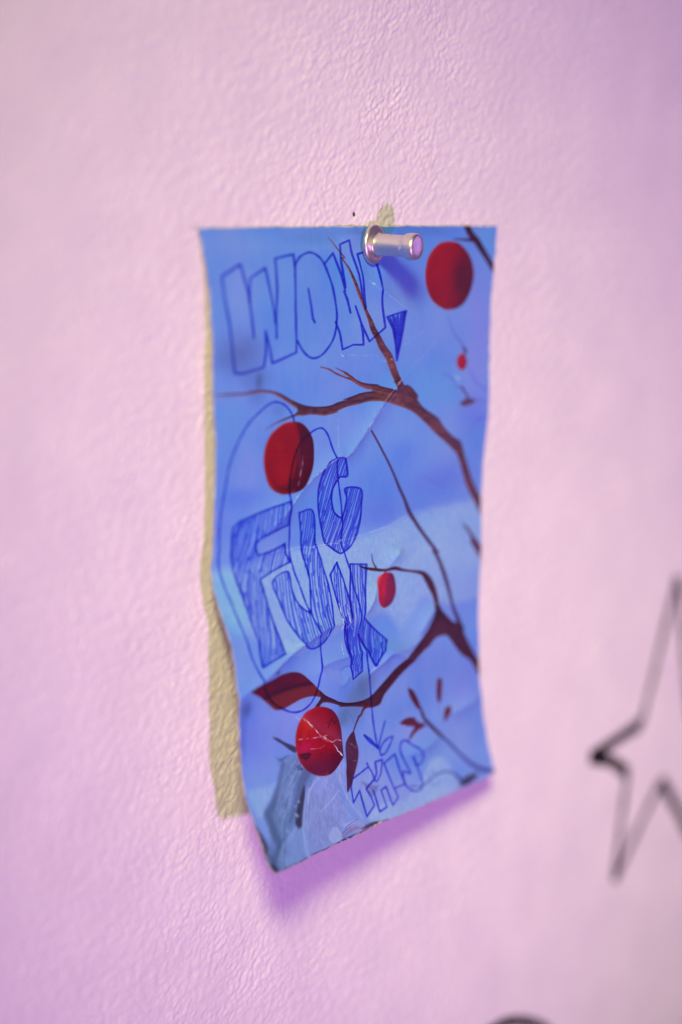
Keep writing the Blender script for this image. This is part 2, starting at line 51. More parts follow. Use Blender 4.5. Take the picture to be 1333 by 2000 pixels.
-581,-972,47,-628,-1159,53,-675,-1348,52,-721,-1537,48,-768,-1726,48,-812,-1916,62,-848,-2108,89,-873,-2305,119,-895,-2502,125,-917,-2697,125,-939,-2891,115,-961,-3084,104,-982,-3276,93,-1003,-3469,106,-1024,-3665,120,-1041,-3862,140,-1050,-4062,166,-1053,-4264,193,-1056,-4467,222,-1058,-4670,255,-1060,-4874,290,-1063,-5079,324,-1065,-5284,366,-1068,-5490,407,-1080,-5695,432,-1104,-5895,464,-1132,-6095,504,-1159,-6298,550,-1187,-6501,615,-1215,-6708,670,-1251,-6912,706,-1301,-7110,744,-1357,-7307,778,-1412,-7504,812,-1468,-7700,859,-1524,-7900,956,-1579,-8109,628,-50,7452,646,-66,7263,666,-81,7073,680,-97,6884,691,-113,6694,700,-128,6505,701,-144,6315,700,-159,6126,700,-175,5936,693,-190,5747,685,-204,5557,688,-218,5367,692,-233,5177,692,-247,4986,692,-261,4796,692,-274,4605,686,-288,4415,681,-302,4224,676,-314,4034,674,-325,3842,675,-335,3651,679,-344,3459,683,-353,3266,688,-361,3074,693,-370,2881,695,-378,2688,695,-386,2496,697,-394,2303,695,-402,2110,684,-409,1917,675,-415,1725,669,-419,1531,668,-421,1337,666,-424,1143,663,-427,949,660,-429,754,666,-431,558,673,-432,363,675,-434,167,679,-435,-29,686,-436,-226,666,-445,-418,623,-476,-605,580,-521,-789,562,-566,-976,544,-611,-1163,548,-656,-1353,545,-701,-1542,537,-745,-1730,535,-788,-1919,545,-822,-2112,568,-846,-2308,595,-868,-2505,599,-889,-2699,598,-909,-2893,588,-930,-3085,577,-950,-3278,566,-971,-3470,579,-991,-3666,591,-1008,-3863,610,-1017,-4062,636,-1019,-4264,663,-1021,-4467,693,-1023,-4670,727,-1025,-4874,762,-1026,-5079,798,-1027,-5284,842,-1029,-5490,885,-1039,-5695,913,-1061,-5896,948,-1086,-6097,989,-1111,-6300,1036,-1137,-6504,1102,-1163,-6711,1158,-1196,-6915,1196,-1244,-7114,1236,-1296,-7312,1272,-1349,-7509,1308,-1402,-7707,1356,-1455,-7907,1449,-1508,-8115,1157,-50,7436,1173,-65,7247,1190,-80,7058,1202,-94,6869,1211,-109,6680,1217,-124,6490,1216,-139,6301,1214,-153,6112,1212,-168,5923,1204,-182,5733,1195,-196,5544,1198,-209,5354,1202,-223,5164,1203,-236,4974,1204,-249,4784,1203,-262,4593,1198,-275,4403,1194,-288,4213,1189,-300,4022,1187,-311,3831,1188,-320,3640,1191,-329,3448,1196,-337,3256,1201,-346,3063,1206,-354,2871,1207,-362,2678,1208,-370,2486,1209,-377,2293,1206,-385,2101,1194,-392,1909,1184,-397,1716,1176,-401,1523,1173,-404,1330,1170,-406,1136,1166,-409,942,1162,-411,748,1168,-413,553,1174,-414,357,1177,-416,162,1182,-417,-34,1189,-419,-230,1168,-430,-422,1126,-462,-608,1085,-505,-793,1066,-548,-980,1048,-592,-1167,1051,-635,-1356,1045,-678,-1545,1035,-721,-1733,1029,-762,-1921,1035,-795,-2113,1055,-817,-2308,1078,-838,-2505,1080,-858,-2699,1078,-878,-2892,1068,-897,-3084,1056,-917,-3276,1046,-936,-3469,1057,-955,-3665,1068,-972,-3861,1086,-982,-4060,1112,-984,-4261,1139,-985,-4463,1170,-987,-4666,1205,-988,-4870,1241,-988,-5075,1277,-989,-5279,1322,-990,-5486,1368,-998,-5692,1400,-1016,-5893,1435,-1040,-6095,1479,-1063,-6297,1527,-1087,-6502,1593,-1111,-6709,1651,-1141,-6914,1690,-1186,-7113,1731,-1236,-7311,1770,-1286,-7509,1808,-1337,-7707,1857,-1387,-7908,1947,-1438,-8116,1692,-50,7420,1705,-64,7232,1720,-78,7043,1729,-92,6854,1736,-105,6665,1739,-119,6476,1737,-133,6287,1733,-147,6098,1730,-160,5909,1721,-174,5720,1711,-187,5531,1714,-199,5341,1719,-212,5151,1720,-224,4961,1721,-237,4771,1722,-249,4581,1717,-261,4391,1713,-273,4201,1709,-285,4011,1707,-295,3820,1708,-304,3629,1712,-312,3437,1716,-320,3245,1722,-328,3053,1727,-336,2861,1728,-343,2669,1728,-351,2476,1729,-358,2284,1726,-365,2092,1712,-372,1900,1700,-377,1708,1690,-381,1516,1686,-384,1323,1682,-386,1129,1677,-388,936,1672,-391,742,1678,-392,547,1684,-394,352,1687,-395,157,1692,-397,-39,1700,-399,-235,1679,-411,-426,1637,-444,-612,1598,-486,-796,1580,-528,-983,1562,-570,-1170,1562,-611,-1359,1554,-652,-1547,1540,-693,-1735,1530,-733,-1923,1533,-764,-2114,1549,-786,-2309,1568,-806,-2505,1568,-825,-2698,1565,-844,-2891,1554,-863,-3083,1542,-881,-3275,1531,-900,-3467,1542,-918,-3663,1552,-935,-3858,1568,-945,-4056,1594,-947,-4257,1621,-948,-4459,1652,-949,-4662,1688,-949,-4866,1724,-949,-5070,1761,-950,-5274,1808,-950,-5481,1857,-955,-5687,1891,-972,-5889,1928,-993,-6091,1973,-1015,-6294,2023,-1036,-6498,2089,-1058,-6705,2148,-1086,-6911,2188,-1127,-7110,2232,-1175,-7309,2272,-1223,-7508,2312,-1271,-7706,2362,-1319,-7907,2448,-1367,-8115,2232,-50,7404,2243,-63,7216,2255,-76,7027,2262,-89,6839,2267,-101,6650,2268,-114,6462,2264,-127,6273,2259,-140,6085,2254,-152,5896,2244,-165,5707,2233,-177,5519,2237,-189,5329,2242,-200,5139,2244,-212,4950,2246,-223,4760,2246,-234,4570,2243,-246,4380,2240,-257,4190,2236,-268,4000,2234,-278,3810,2235,-286,3619,2239,-294,3428,2244,-301,3236,2250,-309,3044,2255,-316,2852,2256,-323,2661,2256,-330,2469,2256,-337,2277,2253,-344,2085,2238,-350,1894,2224,-355,1702,2212,-359,1510,2206,-361,1318,2201,-364,1125,2195,-366,932,2190,-368,739,2196,-370,544,2202,-371,349,2204,-373,155,2210,-374,-40,2218,-376,-236,2197,-390,-426,2156,-424,-611,2119,-464,-796,2101,-505,-983,2083,-545,-1170,2081,-585,-1359,2070,-624,-1546,2053,-664,-1733,2040,-702,-1921,2039,-732,-2111,2050,-753,-2305,2064,-772,-2500,2063,-790,-2692,2058,-808,-2885,2047,-826,-3077,2034,-844,-3268,2023,-862,-3460,2033,-879,-3655,2042,-896,-3850,2056,-907,-4047,2081,-909,-4247,2108,-910,-4449,2140,-910,-4651,2176,-910,-4855,2213,-909,-5058,2251,-909,-5263,2299,-909,-5469,2349,-913,-5675,2387,-926,-5878,2426,-946,-6079,2472,-965,-6283,2523,-985,-6487,2589,-1005,-6694,2648,-1031,-6899,2691,-1069,-7099,2736,-1114,-7299,2779,-1159,-7498,2820,-1205,-7697,2871,-1250,-7898,2953,-1296,-8105,2778,-50,7388,2787,-62,7200,2796,-74,7012,2801,-85,6824,2804,-97,6636,2803,-109,6447,2797,-120,6259,2790,-132,6071,2784,-144,5883,2774,-155,5695,2762,-166,5506,2766,-177,5317,2771,-187,5128,2774,-198,4938,2777,-208,4749,2778,-219,4559,2776,-229,4370,2773,-239,4180,2770,-249,3990,2769,-259,3800,2769,-267,3610,2774,-274,3419,2779,-281,3227,2785,-288,3036,2791,-294,2844,2792,-301,2653,2791,-308,2462,2791,-314,2270,2788,-320,2078,2771,-326,1888,2755,-331,1697,2742,-335,1506,2735,-337,1314,
2729,-339,1121,2722,-341,929,2716,-343,736,2722,-345,542,2727,-346,348,2730,-348,154,2736,-349,-41,2744,-352,-236,2723,-368,-426,2683,-402,-611,2648,-440,-796,2630,-479,-982,2612,-518,-1169,2608,-556,-1357,2594,-594,-1544,2573,-632,-1730,2556,-669,-1917,2551,-698,-2107,2558,-718,-2300,2568,-736,-2494,2564,-753,-2686,2558,-771,-2878,2546,-788,-3069,2533,-805,-3260,2521,-822,-3451,2530,-839,-3646,2538,-855,-3840,2551,-867,-4037,2574,-870,-4236,2601,-870,-4437,2633,-869,-4639,2670,-869,-4842,2708,-868,-5045,2746,-868,-5249,2795,-867,-5455,2847,-869,-5661,2888,-881,-5864,2928,-898,-6066,2976,-916,-6269,3027,-934,-6474,3094,-952,-6681,3154,-975,-6886,3197,-1010,-7086,3244,-1053,-7286,3289,-1096,-7485,3333,-1139,-7685,3384,-1182,-7885,3462,-1225,-8092,3330,-50,7372,3336,-61,7184,3343,-71,6996,3346,-82,6808,3347,-92,6620,3344,-103,6432,3336,-113,6244,3328,-124,6056,3321,-134,5868,3309,-145,5680,3297,-155,5492,3302,-164,5303,3307,-174,5114,3311,-183,4925,3315,-193,4736,3317,-202,4546,3315,-212,4357,3313,-221,4167,3311,-230,3977,3310,-238,3788,3311,-246,3597,3317,-252,3406,3322,-259,3215,3328,-265,3024,3335,-271,2833,3335,-277,2642,3335,-283,2450,3335,-289,2259,3330,-295,2068,3312,-301,1878,3295,-305,1687,3280,-308,1496,3272,-311,1305,3265,-313,1112,3257,-315,920,3250,-316,728,3255,-318,534,3261,-320,340,3264,-321,147,3271,-322,-48,3278,-326,-242,3258,-343,-431,3219,-377,-616,3186,-414,-801,3168,-451,-988,3150,-488,-1174,3144,-525,-1362,3126,-562,-1549,3102,-599,-1735,3081,-634,-1921,3071,-662,-2110,3074,-681,-2302,3079,-698,-2495,3073,-715,-2687,3065,-732,-2878,3052,-748,-3069,3039,-765,-3260,3026,-781,-3451,3034,-798,-3645,3041,-814,-3839,3052,-826,-4034,3074,-830,-4233,3101,-829,-4434,3133,-828,-4635,3170,-827,-4838,3209,-826,-5041,3247,-825,-5245,3297,-824,-5450,3351,-825,-5656,3394,-835,-5860,3436,-850,-6062,3485,-866,-6265,3538,-882,-6470,3604,-898,-6677,3664,-919,-6882,3709,-952,-7083,3758,-992,-7283,3805,-1032,-7483,3851,-1073,-7683,3902,-1114,-7884,3977,-1154,-8089,3888,-50,7353,3892,-59,7166,3896,-69,6978,3897,-78,6791,3897,-88,6603,3891,-97,6415,3882,-106,6228,3872,-115,6040,3863,-125,5852,3851,-134,5664,3839,-143,5477,3844,-151,5288,3850,-160,5099,3855,-168,4909,3859,-177,4720,3862,-185,4531,3861,-193,4341,3860,-201,4152,3860,-209,3962,3859,-217,3773,3861,-224,3583,3866,-230,3392,3872,-236,3201,3879,-241,3010,3886,-247,2819,3886,-253,2628,3886,-258,2437,3885,-263,2246,3881,-268,2055,3861,-273,1865,3843,-278,1675,3826,-281,1484,3816,-283,1293,3808,-285,1101,3799,-287,909,3791,-288,717,3797,-290,524,3802,-291,330,3806,-292,137,3813,-294,-57,3820,-298,-251,3800,-317,-440,3763,-350,-625,3733,-386,-810,3714,-422,-997,3696,-457,-1183,3687,-493,-1371,3666,-528,-1557,3638,-563,-1742,3613,-597,-1928,3599,-624,-2116,3596,-643,-2308,3597,-659,-2500,3588,-675,-2691,3579,-691,-2882,3565,-708,-3072,3551,-724,-3263,3538,-739,-3453,3543,-755,-3647,3550,-771,-3841,3559,-784,-4035,3579,-788,-4233,3606,-787,-4433,3638,-786,-4635,3677,-785,-4837,3715,-784,-5040,3754,-782,-5243,3805,-781,-5449,3860,-781,-5655,3905,-788,-5859,3949,-802,-6061,4000,-816,-6265,4054,-830,-6469,4119,-844,-6676,4180,-863,-6882,4226,-893,-7083,4277,-930,-7283,4326,-969,-7484,4374,-1007,-7684,4425,-1045,-7885,4496,-1083,-8090,4452,-50,7334,4453,-58,7147,4455,-66,6959,4455,-74,6772,4452,-82,6584,4444,-91,6397,4433,-99,6210,4423,-107,6022,4412,-115,5835,4400,-123,5647,4387,-130,5459,4392,-138,5271,4399,-145,5082,4405,-152,4893,4410,-160,4703,4414,-167,4514,4414,-174,4325,4414,-181,4136,4414,-188,3946,4415,-195,3757,4417,-201,3567,4423,-206,3376,4430,-212,3186,4437,-217,2995,4444,-222,2804,4445,-226,2613,4444,-231,2422,4444,-236,2231,4439,-241,2040,4418,-245,1851,4398,-249,1661,4379,-252,1471,4368,-254,1280,4359,-255,1089,4349,-257,897,4340,-259,706,4346,-260,513,4351,-261,319,4354,-262,126,4362,-264,-68,4369,-269,-261,4349,-289,-450,4315,-322,-635,4287,-356,-820,4268,-390,-1006,4249,-425,-1193,4238,-459,-1380,4214,-493,-1566,4181,-527,-1751,4152,-559,-1936,4133,-585,-2123,4126,-603,-2314,4121,-619,-2505,4110,-635,-2695,4098,-650,-2886,4084,-666,-3076,4069,-681,-3266,4055,-697,-3456,4059,-712,-3649,4065,-727,-3843,4073,-740,-4037,4091,-746,-4234,4117,-745,-4434,4149,-744,-4635,4188,-742,-4837,4227,-740,-5039,4266,-739,-5242,4318,-737,-5447,4374,-736,-5653,4422,-742,-5857,4467,-753,-6060,4519,-766,-6264,4574,-778,-6468,4639,-791,-6675,4701,-807,-6881,4748,-834,-7082,4801,-869,-7283,4852,-905,-7484,4902,-941,-7685,4953,-977,-7886,5020,-1012,-8091,5023,-50,7314,5021,-57,7127,5020,-64,6940,5018,-70,6753,5013,-77,6566,5003,-84,6379,4991,-91,6192,4979,-98,6004,4967,-104,5817,4954,-111,5630,4941,-118,5443,4947,-124,5254,4954,-130,5065,4961,-136,4876,4967,-142,4687,4972,-148,4498,4973,-154,4309,4974,-161,4120,4976,-166,3931,4977,-172,3741,4980,-178,3552,4986,-182,3361,4994,-187,3171,5001,-191,2980,5009,-195,2789,5010,-200,2599,5009,-204,2408,5009,-208,2218,5003,-212,2027,4981,-216,1838,4959,-220,1649,4939,-222,1459,4926,-224,1269,4916,-225,1078,4906,-227,887,4896,-228,696,4901,-229,503,4906,-230,310,4910,-232,117,4918,-233,-77,4924,-239,-269,4905,-260,-457,4874,-292,-642,4848,-325,-828,4829,-358,-1014,4810,-391,-1200,4796,-424,-1387,4768,-456,-1572,4731,-489,-1756,4697,-520,-1941,4674,-545,-2128,4661,-562,-2317,4651,-578,-2507,4637,-593,-2697,4624,-608,-2887,4609,-623,-3077,4593,-638,-3266,4577,-653,-3456,4580,-668,-3649,4585,-683,-3842,4592,-697,-4035,4608,-703,-4231,4633,-703,-4430,4665,-701,-4631,4704,-699,-4832,4744,-697,-5035,4783,-695,-5237,4836,-693,-5442,4892,-692,-5648,4942,-695,-5852,4989,-705,-6055,5043,-715,-6259,5099,-726,-6463,5163,-737,-6670,5225,-751,-6875,5274,-775,-7077,5329,-808,-7278,5382,-841,-7480,5433,-875,-7681,5485,-908,-7882,5547,-942,-8086,5599,-50,7294,5595,-55,7108,5592,-61,6921,5587,-66,6734,5581,-72,6547,5568,-77,6361,5554,-83,6174,5541,-88,5987,5528,-94,5800,5514,-99,5613,5501,-105,5426,5507,-110,5238,5515,-115,5050,5523,-120,4861,5531,-125,4672,5536,-130,4484,5538,-135,4295,5541,-140,4106,5543,-144,3917,5545,
-149,3728,5549,-154,3538,5556,-158,3348,5564,-161,3158,5572,-165,2968,5580,-169,2777,5581,-172,2587,5580,-176,2397,5580,-179,2206,5574,-183,2016,5551,-186,1828,5527,-189,1639,5506,-191,1450,5491,-193,1260,5480,-194,1069,5469,-195,879,5458,-197,688,5463,-198,496,5468,-199,304,5472,-200,111,5480,-201,-82,5486,-209,-274,5468,-231,-462,5439,-262,-647,5416,-293,-832,5396,-325,-1018,5377,-356,-1204,5360,-388,-1390,5328,-419,-1575,5287,-450,-1758,5248,-481,-1942,5220,-505,-2128,5202,-521,-2316,5187,-536,-2505,5170,-551,-2694,5155,-566,-2884,5138,-580,-3073,5121,-595,-3262,5105,-610,-3451,5106,-624,-3643,5110,-639,-3835,5115,-652,-4028,5129,-660,-4223,5153,-660,-4421,5185,-658,-4621,5225,-655,-4822,5265,-653,-5024,5304,-651,-5226,5358,-649,-5430,5415,-647,-5636,5466,-649,-5840,5514,-657,-6043,5570,-665,-6247,5627,-674,-6451,5691,-683,-6657,5753,-695,-6863,5803,-717,-7065,5860,-747,-7266,5915,-778,-7468,5969,-809,-7669,6021,-840,-7871,6079,-871,-8074,6182,-50,7274,6176,-54,7088,6169,-58,6903,6163,-62,6717,6154,-67,6531,6139,-71,6345,6124,-75,6160,6109,-79,5974,6095,-83,5788,6080,-87,5602,6066,-92,5416,6073,-95,5228,6082,-99,5041,6091,-103,4853,6099,-107,4665,6105,-111,4477,6109,-115,4289,6112,-118,4101,6115,-122,3913,6119,-126,3724,6123,-130,3536,6131,-133,3347,6139,-136,3157,6148,-139,2968,6156,-142,2778,6157,-144,2589,6157,-147,2400,6156,-150,2210,6150,-153,2021,6125,-156,1834,6100,-159,1646,6077,-161,1458,6060,-162,1269,6048,-163,1080,6036,-164,890,6024,-165,701,6029,-166,510,6033,-167,318,6038,-168,127,6046,-169,-65,6051,-178,-256,6035,-201,-443,6009,-230,-627,5988,-261,-812,5968,-291,-997,5948,-321,-1182,5928,-351,-1367,5892,-381,-1550,5846,-412,-1733,5802,-441,-1915,5769,-464,-2099,5746,-480,-2286,5725,-494,-2473,5705,-509,-2661,5687,-523,-2849,5669,-537,-3037,5652,-551,-3225,5634,-566,-3413,5633,-580,-3603,5636,-594,-3794,5640,-608,-3986,5652,-617,-4179,5675,-617,-4376,5707,-614,-4575,5746,-612,-4775,5786,-609,-4975,5826,-607,-5176,5880,-605,-5379,5938,-602,-5584,5991,-603,-5787,6040,-609,-5989,6098,-616,-6192,6156,-623,-6396,6219,-630,-6601,6281,-639,-6806,6332,-658,-7007,6391,-686,-7209,6449,-714,-7410,6504,-743,-7611,6557,-771,-7812,6610,-800,-8013]
BR=[('stroke','branch','br2',[4303,172,10,4410,244,19,4555,358,24,4783,516,24,4696,525,29,4889,692,38,5029,860,48,5215,1071,62,5372,1240,62,5518,1431,62,5668,1602,91,5776,1752,120,5952,1903,130,6134,2077,149,6361,2233,158,6500,2407,149,6615,2581,139,6728,2713,139,6862,2826,158,6996,2840,216,7176,2977,264]),('poly','branch','br1',[6527,2668,6726,2635,6861,2726,7018,2830,7175,2934,7354,3019,7540,3148,7724,3234,8091,3373,8286,3514,8490,3634,8789,3772,9008,3841,9121,3948,9242,4123,9385,4289,9548,4502,9702,4696,9898,4899,10016,5049,10064,5348,9859,5164,9717,5011,9530,4834,9353,4641,9222,4431,9080,4243,8915,4077,8739,3978,8489,3853,8142,3701,7844,3554,7602,3421,7279,3261,7007,3170,6646,3087,6286,3015,5975,2979,5619,2972,5308,2999,4996,3014,4730,3040,4508,3079,4554,3092,4109,3124,3842,3103,3574,3078,3307,3084,3085,3072,2817,3093,2505,3128,2192,3169,1834,3246,2148,3157,2371,3120,2639,3082,2951,3045,3063,3001,3064,2961,2865,2890,2601,2796,2337,2709,2072,2650,1806,2629,1496,2628,1185,2637,742,2621,300,2606,34,2588,300,2581,743,2588,1186,2601,1453,2588,1719,2582,1984,2603,2250,2635,2515,2692,2779,2776,3044,2850,3354,2915,3664,2952,3975,2968,4286,2964,4553,2927,4878,2904,4730,2896,5086,2853,5397,2816,5796,2803,6063,2805,6418,2822,6640,2822]),('stroke','twig','br1',[3897,2311,24,4199,2362,34,4466,2446,38,4732,2510,38,4775,2522,34,4997,2564,48,5174,2607,72,5396,2671,91,5663,2718,120,5929,2740,120,5885,2755,149,6196,2811,144,6507,2858,144]),('stroke','twig','br2',[4442,2348,14,4878,2465,34,4775,2450,38,4997,2522,53,5219,2615,48]),('stroke','twig','br3',[5724,3468,34,5920,3604,38,6124,3785,41,6381,4033,43,6644,4304,50,6846,4532,58,7046,4741,67,7243,4972,86,7493,5166,77,7771,5385,72,8027,5581,77,8276,5778,72,8145,5729,72,8318,5897,77,8506,6134,91,8650,6367,91,8781,6600,77,8921,6814,72,9091,7010,96,9302,7259,120]),('poly','branch','br4',[9226,5328,9449,5427,9671,5608,9946,5827,10111,5999,10125,6084,10010,6114,9822,5950,9574,5735,9578,5640,9402,5467]),('stroke','twig','br5',[5355,5728,19,5587,5790,48,5900,5839,67,6263,5884,58,6636,5888,82,6954,5953,58,7324,6014,53,7697,6087,96,7880,6202,144,8015,6346,154,8130,6510,125,8185,6689,96,8217,6823,144]),('stroke','twig','br5',[5857,5573,10,5878,5722,24,5952,5812,34]),('poly','branch','br5',[8035,6673,8260,6676,8417,6802,8681,6940,8946,7081,9206,7146,9351,7287,9498,7463,9697,7674,9893,7870,10108,8023,10029,8257,9820,8057,9586,7853,9284,7722,9033,7554,8835,7397,8637,7286,8229,7282,7967,7381,7655,7452,7237,7567,6816,7701,6390,7858,6009,7998,5836,8123,5472,8141,5118,8087,4615,8006,4109,7943,4164,7934,3767,7832,3463,7792,3327,7845,3122,7839,3342,7737,3375,7680,3289,7549,3580,7686,3926,7796,4122,7858,4523,7932,5033,7972,5450,7940,5827,7829,6198,7707,6570,7564,7044,7413,7466,7255,7783,7121,7976,6970,8068,6850]),('poly','leaf','leaf1',[422,7212,822,7164,1337,7141,1852,7117,2351,7146,2685,7222,3006,7384,3289,7549,3375,7680,3123,7639,2664,7617,2248,7650,1832,7684,1529,7650,1290,7544,959,7394,671,7299]),('stroke','twig','br6',[5326,8081,96,5139,8121,62,5022,8208,48,4942,8224,48,4823,8310,38,4692,8414,34]),('poly','leaf','leaf2',[4692,8414,4735,8605,4760,8774,4630,8959,4344,9140,4154,9253,3928,9340,4028,9152,4106,8961,4164,8765,4277,8578,4463,8483]),('stroke','twig','br5',[8960,-45,120,9114,131,132,9331,264,134,9556,443,120,9793,624,106,10016,807,96]),('stroke','twig','br5',[8536,225,14,8912,241,48,9205,253,82,9374,286,96]),('poly','leaf_bud','bud',[8902,3174,9053,3120,9229,3092,9410,3125,9494,3163,9329,3209,9062,3227]),('stroke','twig','br4',[8974,2891,29,9133,3010,38,9230,3104,38]),('poly','leaf_bud','bud2',[7015,8002,7236,8081,7418,8258,7499,8399,7571,8479,7379,8424,7206,8290,7073,8142]),('stroke','twig','br7',[7484,8418,38,7599,8565,43,7515,8494,53,7586,8613,67,7649,8665,77,7835,8799,82,8124,8992,77,8203,9047,62]),('poly','leaf_bud','bud2',[8251,8013,8429,8037,8434,8201,8335,8428,8220,8412,8210,8215]),('poly','leaf_bud','bud2',[8482,8557,8681,8552,8635,8666,8492,8711,8507,8742,8370,8788,8378,8658]),('poly','leaf_bud','bud2',[6541,8550,6838,8507,7190,8546,7317,8646,7604,8723,7535,8766,7213,8790,6980,8849,6798,8884,7017,8759,7142,8704,6852,8641]),('stroke','twig','br8',[8203,9047,58,8409,9164,58,8799,9443,62,9109,9647,82,9409,9789,96,10009,9995,82])]
FR=[[8370,266,8706,296,9007,440,9220,640,9318,885,9265,1128,9110,1324,8850,1450,8455,1490,8148,1424,7885,1299,7695,1100,7613,862,7663,604,7827,433,8078,305],[8993,2280,9128,2329,9188,2442,9139,2540,9008,2584,8873,2528,8815,2427,8863,2330],[2906,3152,3218,3199,3486,3335,3645,3506,3689,3711,3647,3911,3474,4100,3213,4263,2850,4315,2484,4302,2159,4212,1970,4090,1854,3905,1808,3686,1874,3494,2056,3328,2325,3226,2594,3163],[6279,5919,6530,5962,6629,6067,6649,6239,6568,6379,6373,6485,6117,6517,5939,6439,5873,6286,5888,6120,5984,5983],[3184,7827,3487,7862,3833,7958,4065,8121,4160,8317,4136,8517,4037,8727,3817,8878,3512,8964,3152,8951,2779,8864,2490,8719,2307,8533,2260,8329,2292,8156,2437,7979,2715,7859]]
INK=[[1186,573,514,755,505,1042,644,1526,730,2010,802,2283,1103,2300,1854,2232,1934,1999,1933,1646,2075,1926,2172,2176,3024,2032,3011,1602,3028,1002,3069,663,3065,442,2416,503,2395,909,2316,1480,2322,1777],[1199,573,1299,886,1419,1259,1477,1553,1510,1749],[1394,1200,1411,966,1492,793,2035,646,2136,1022,2260,1380,2290,1539],[3086,623,3287,485,3620,415,3881,473,4088,618,4312,948,4472,1361,4460,1647,4323,1888,3973,2099,3621,2156,3311,2053,3046,1843],[3491,1012,3580,1296,3608,1499,3680,1562],[4088,618,4415,439,4628,770,4782,1082,4737,1080,4870,1228,4970,1447],[4790,1020,4729,834,4666,586,4669,298,4974,229,5045,447,5165,718,5324,1052,5512,1379,5410,1054,5314,741,5252,470,5402,451,5636,434],[5908,625,5996,982,6045,1151,6131,1447,6216,1733,5863,1869,5645,1956,5381,1677,5150,1339,5338,1613,5401,1781,5435,2001,5073,1988,4677,2055,4578,1774,4438,1585],[6283,1556,6920,1457,6876,1721,6772,2015,6664,2318,6610,2052,6501,1773,6283,1556],[6480,1540,6639,2010,6568,1564,6666,2138,6656,1534,6690,2182,6766,1516,6722,2098,6845,1497,6769,1930,6898,1488],[6392,1580,6532,1774,6570,1923],[2719,4434,2079,4492,1440,4557,937,4613,715,4691,672,4860,686,5085,738,5218,822,5400,951,5663,1002,5997,1026,6290,1060,6507,1032,6697,1036,6914,1471,6846,1904,6790,1858,6500,1830,6105,1783,5728,1727,5605,2245,5508,2880,5431,2689,5263,2633,5109,2180,5196,1682,5209,1555,5090,1533,5000,1656,4947,2107,4868,2698,4811,2728,4435],[3095,4645,3600,4650,3706,5027,3775,5235,3822,5245,3978,5503,4101,5921,4082,6245,3935,6514,3697,6731,3386,6837,2982,6847,2651,6691,2390,6363,2268,6013,2175,5688,2772,5580,2793,5911,2917,6124,3132,6257,3285,6243,3486,5780,3459,5576,3279,5258,3219,5086,3095,4645],[4458,3843,4778,3876,4930,4166,4631,4184,4407,4331,4325,4488,4370,4696,4532,4812,4710,4864,4695,4867,4799,4732,4875,4533,4835,4375,5397,4427,5425,4657,5386,4924,5272,5227,5046,5394,4762,5453,4631,5432,4280,5286,4086,5181,3870,4838,3822,4530,3895,4232,4015,4017,4235,3889,4458,3843],[4552,5589,4229,5771,4305,6228,4370,6562,4441,6898,4556,7158,4488,6494],[4552,5589,4676,5878,4775,6197,4772,6526],[5032,5668,5630,5731,5319,6378,5216,6576,6160,7061,5632,7452,5321,7147,4995,6841,5143,7479,4722,7569,4654,7293,4541,6910,4370,6562],[5032,5668,4814,6222,4743,6564],[2950,3164,2884,3061,2731,2932,2511,2841,2268,2804,2023,2835,1709,2926,1349,3052,1077,3192,848,3371,616,3587,474,3809,397,4034,310,4257,246,4463,214,4728,238,5047,243,5118,325,5393,430,5613,519,5947,596,6282,696,6696,947,7054,1091,7265,1353,7474,1736,7642,2229,7782,2638,7802,3008,7734,3233,7582,3340,7375,3436,7084,3386,6837,3318,6608,3245,6319,3163,6110,3081,5801,2939,5467,2822,5236,2747,4845,2765,4448,2758,4308,2791,4111,2875,3898,3002,3687,3175,3518,3486,3396,3799,3323,4022,3336,4203,3459,4353,3673,4469,3865,4543,4075,4618,4388,4683,4702,4732,5014,4729,5246,4852,5454,4994,5767,5013,5996,5103,6295,5113,6607,5021,6855,5245,7138,5354,7420,5424,7740,5475,8120,5511,8443,5541,8676,5546,8843],[5088,8555,5336,8670,5571,8847,5754,8662,5980,8430],[5088,8555,5250,8690,5551,8833],[5621,8968,5626,8875,5870,8761,6199,8723,6107,8815,5841,8945,5627,8975],[5011,9019,5029,9084,4639,9135,4270,9169,4140,9271,4047,9531,4428,9388,4418,9540,4418,9816,4839,9702,4796,9541,4711,9403,5131,9306,5122,9201,5029,9084],[5203,9357,5118,9325,5283,9223,5336,9044,5637,9043,5426,9264,5203,9357],[5662,9109,6165,9023,6186,9226,6272,9555,5786,9554,5662,9109],[4960,9465,4980,9830,5308,9797,5251,9509,5487,9480,5550,9802,5864,9712,5801,9557],[6819,9163,6983,9339,7229,9263,7171,9104,6925,8978,6665,8853,6459,8908,6413,9091,6610,9417,6332,9353,6297,9558,6433,9675,6660,9742,6945,9705,6973,9476,6819,9163]]
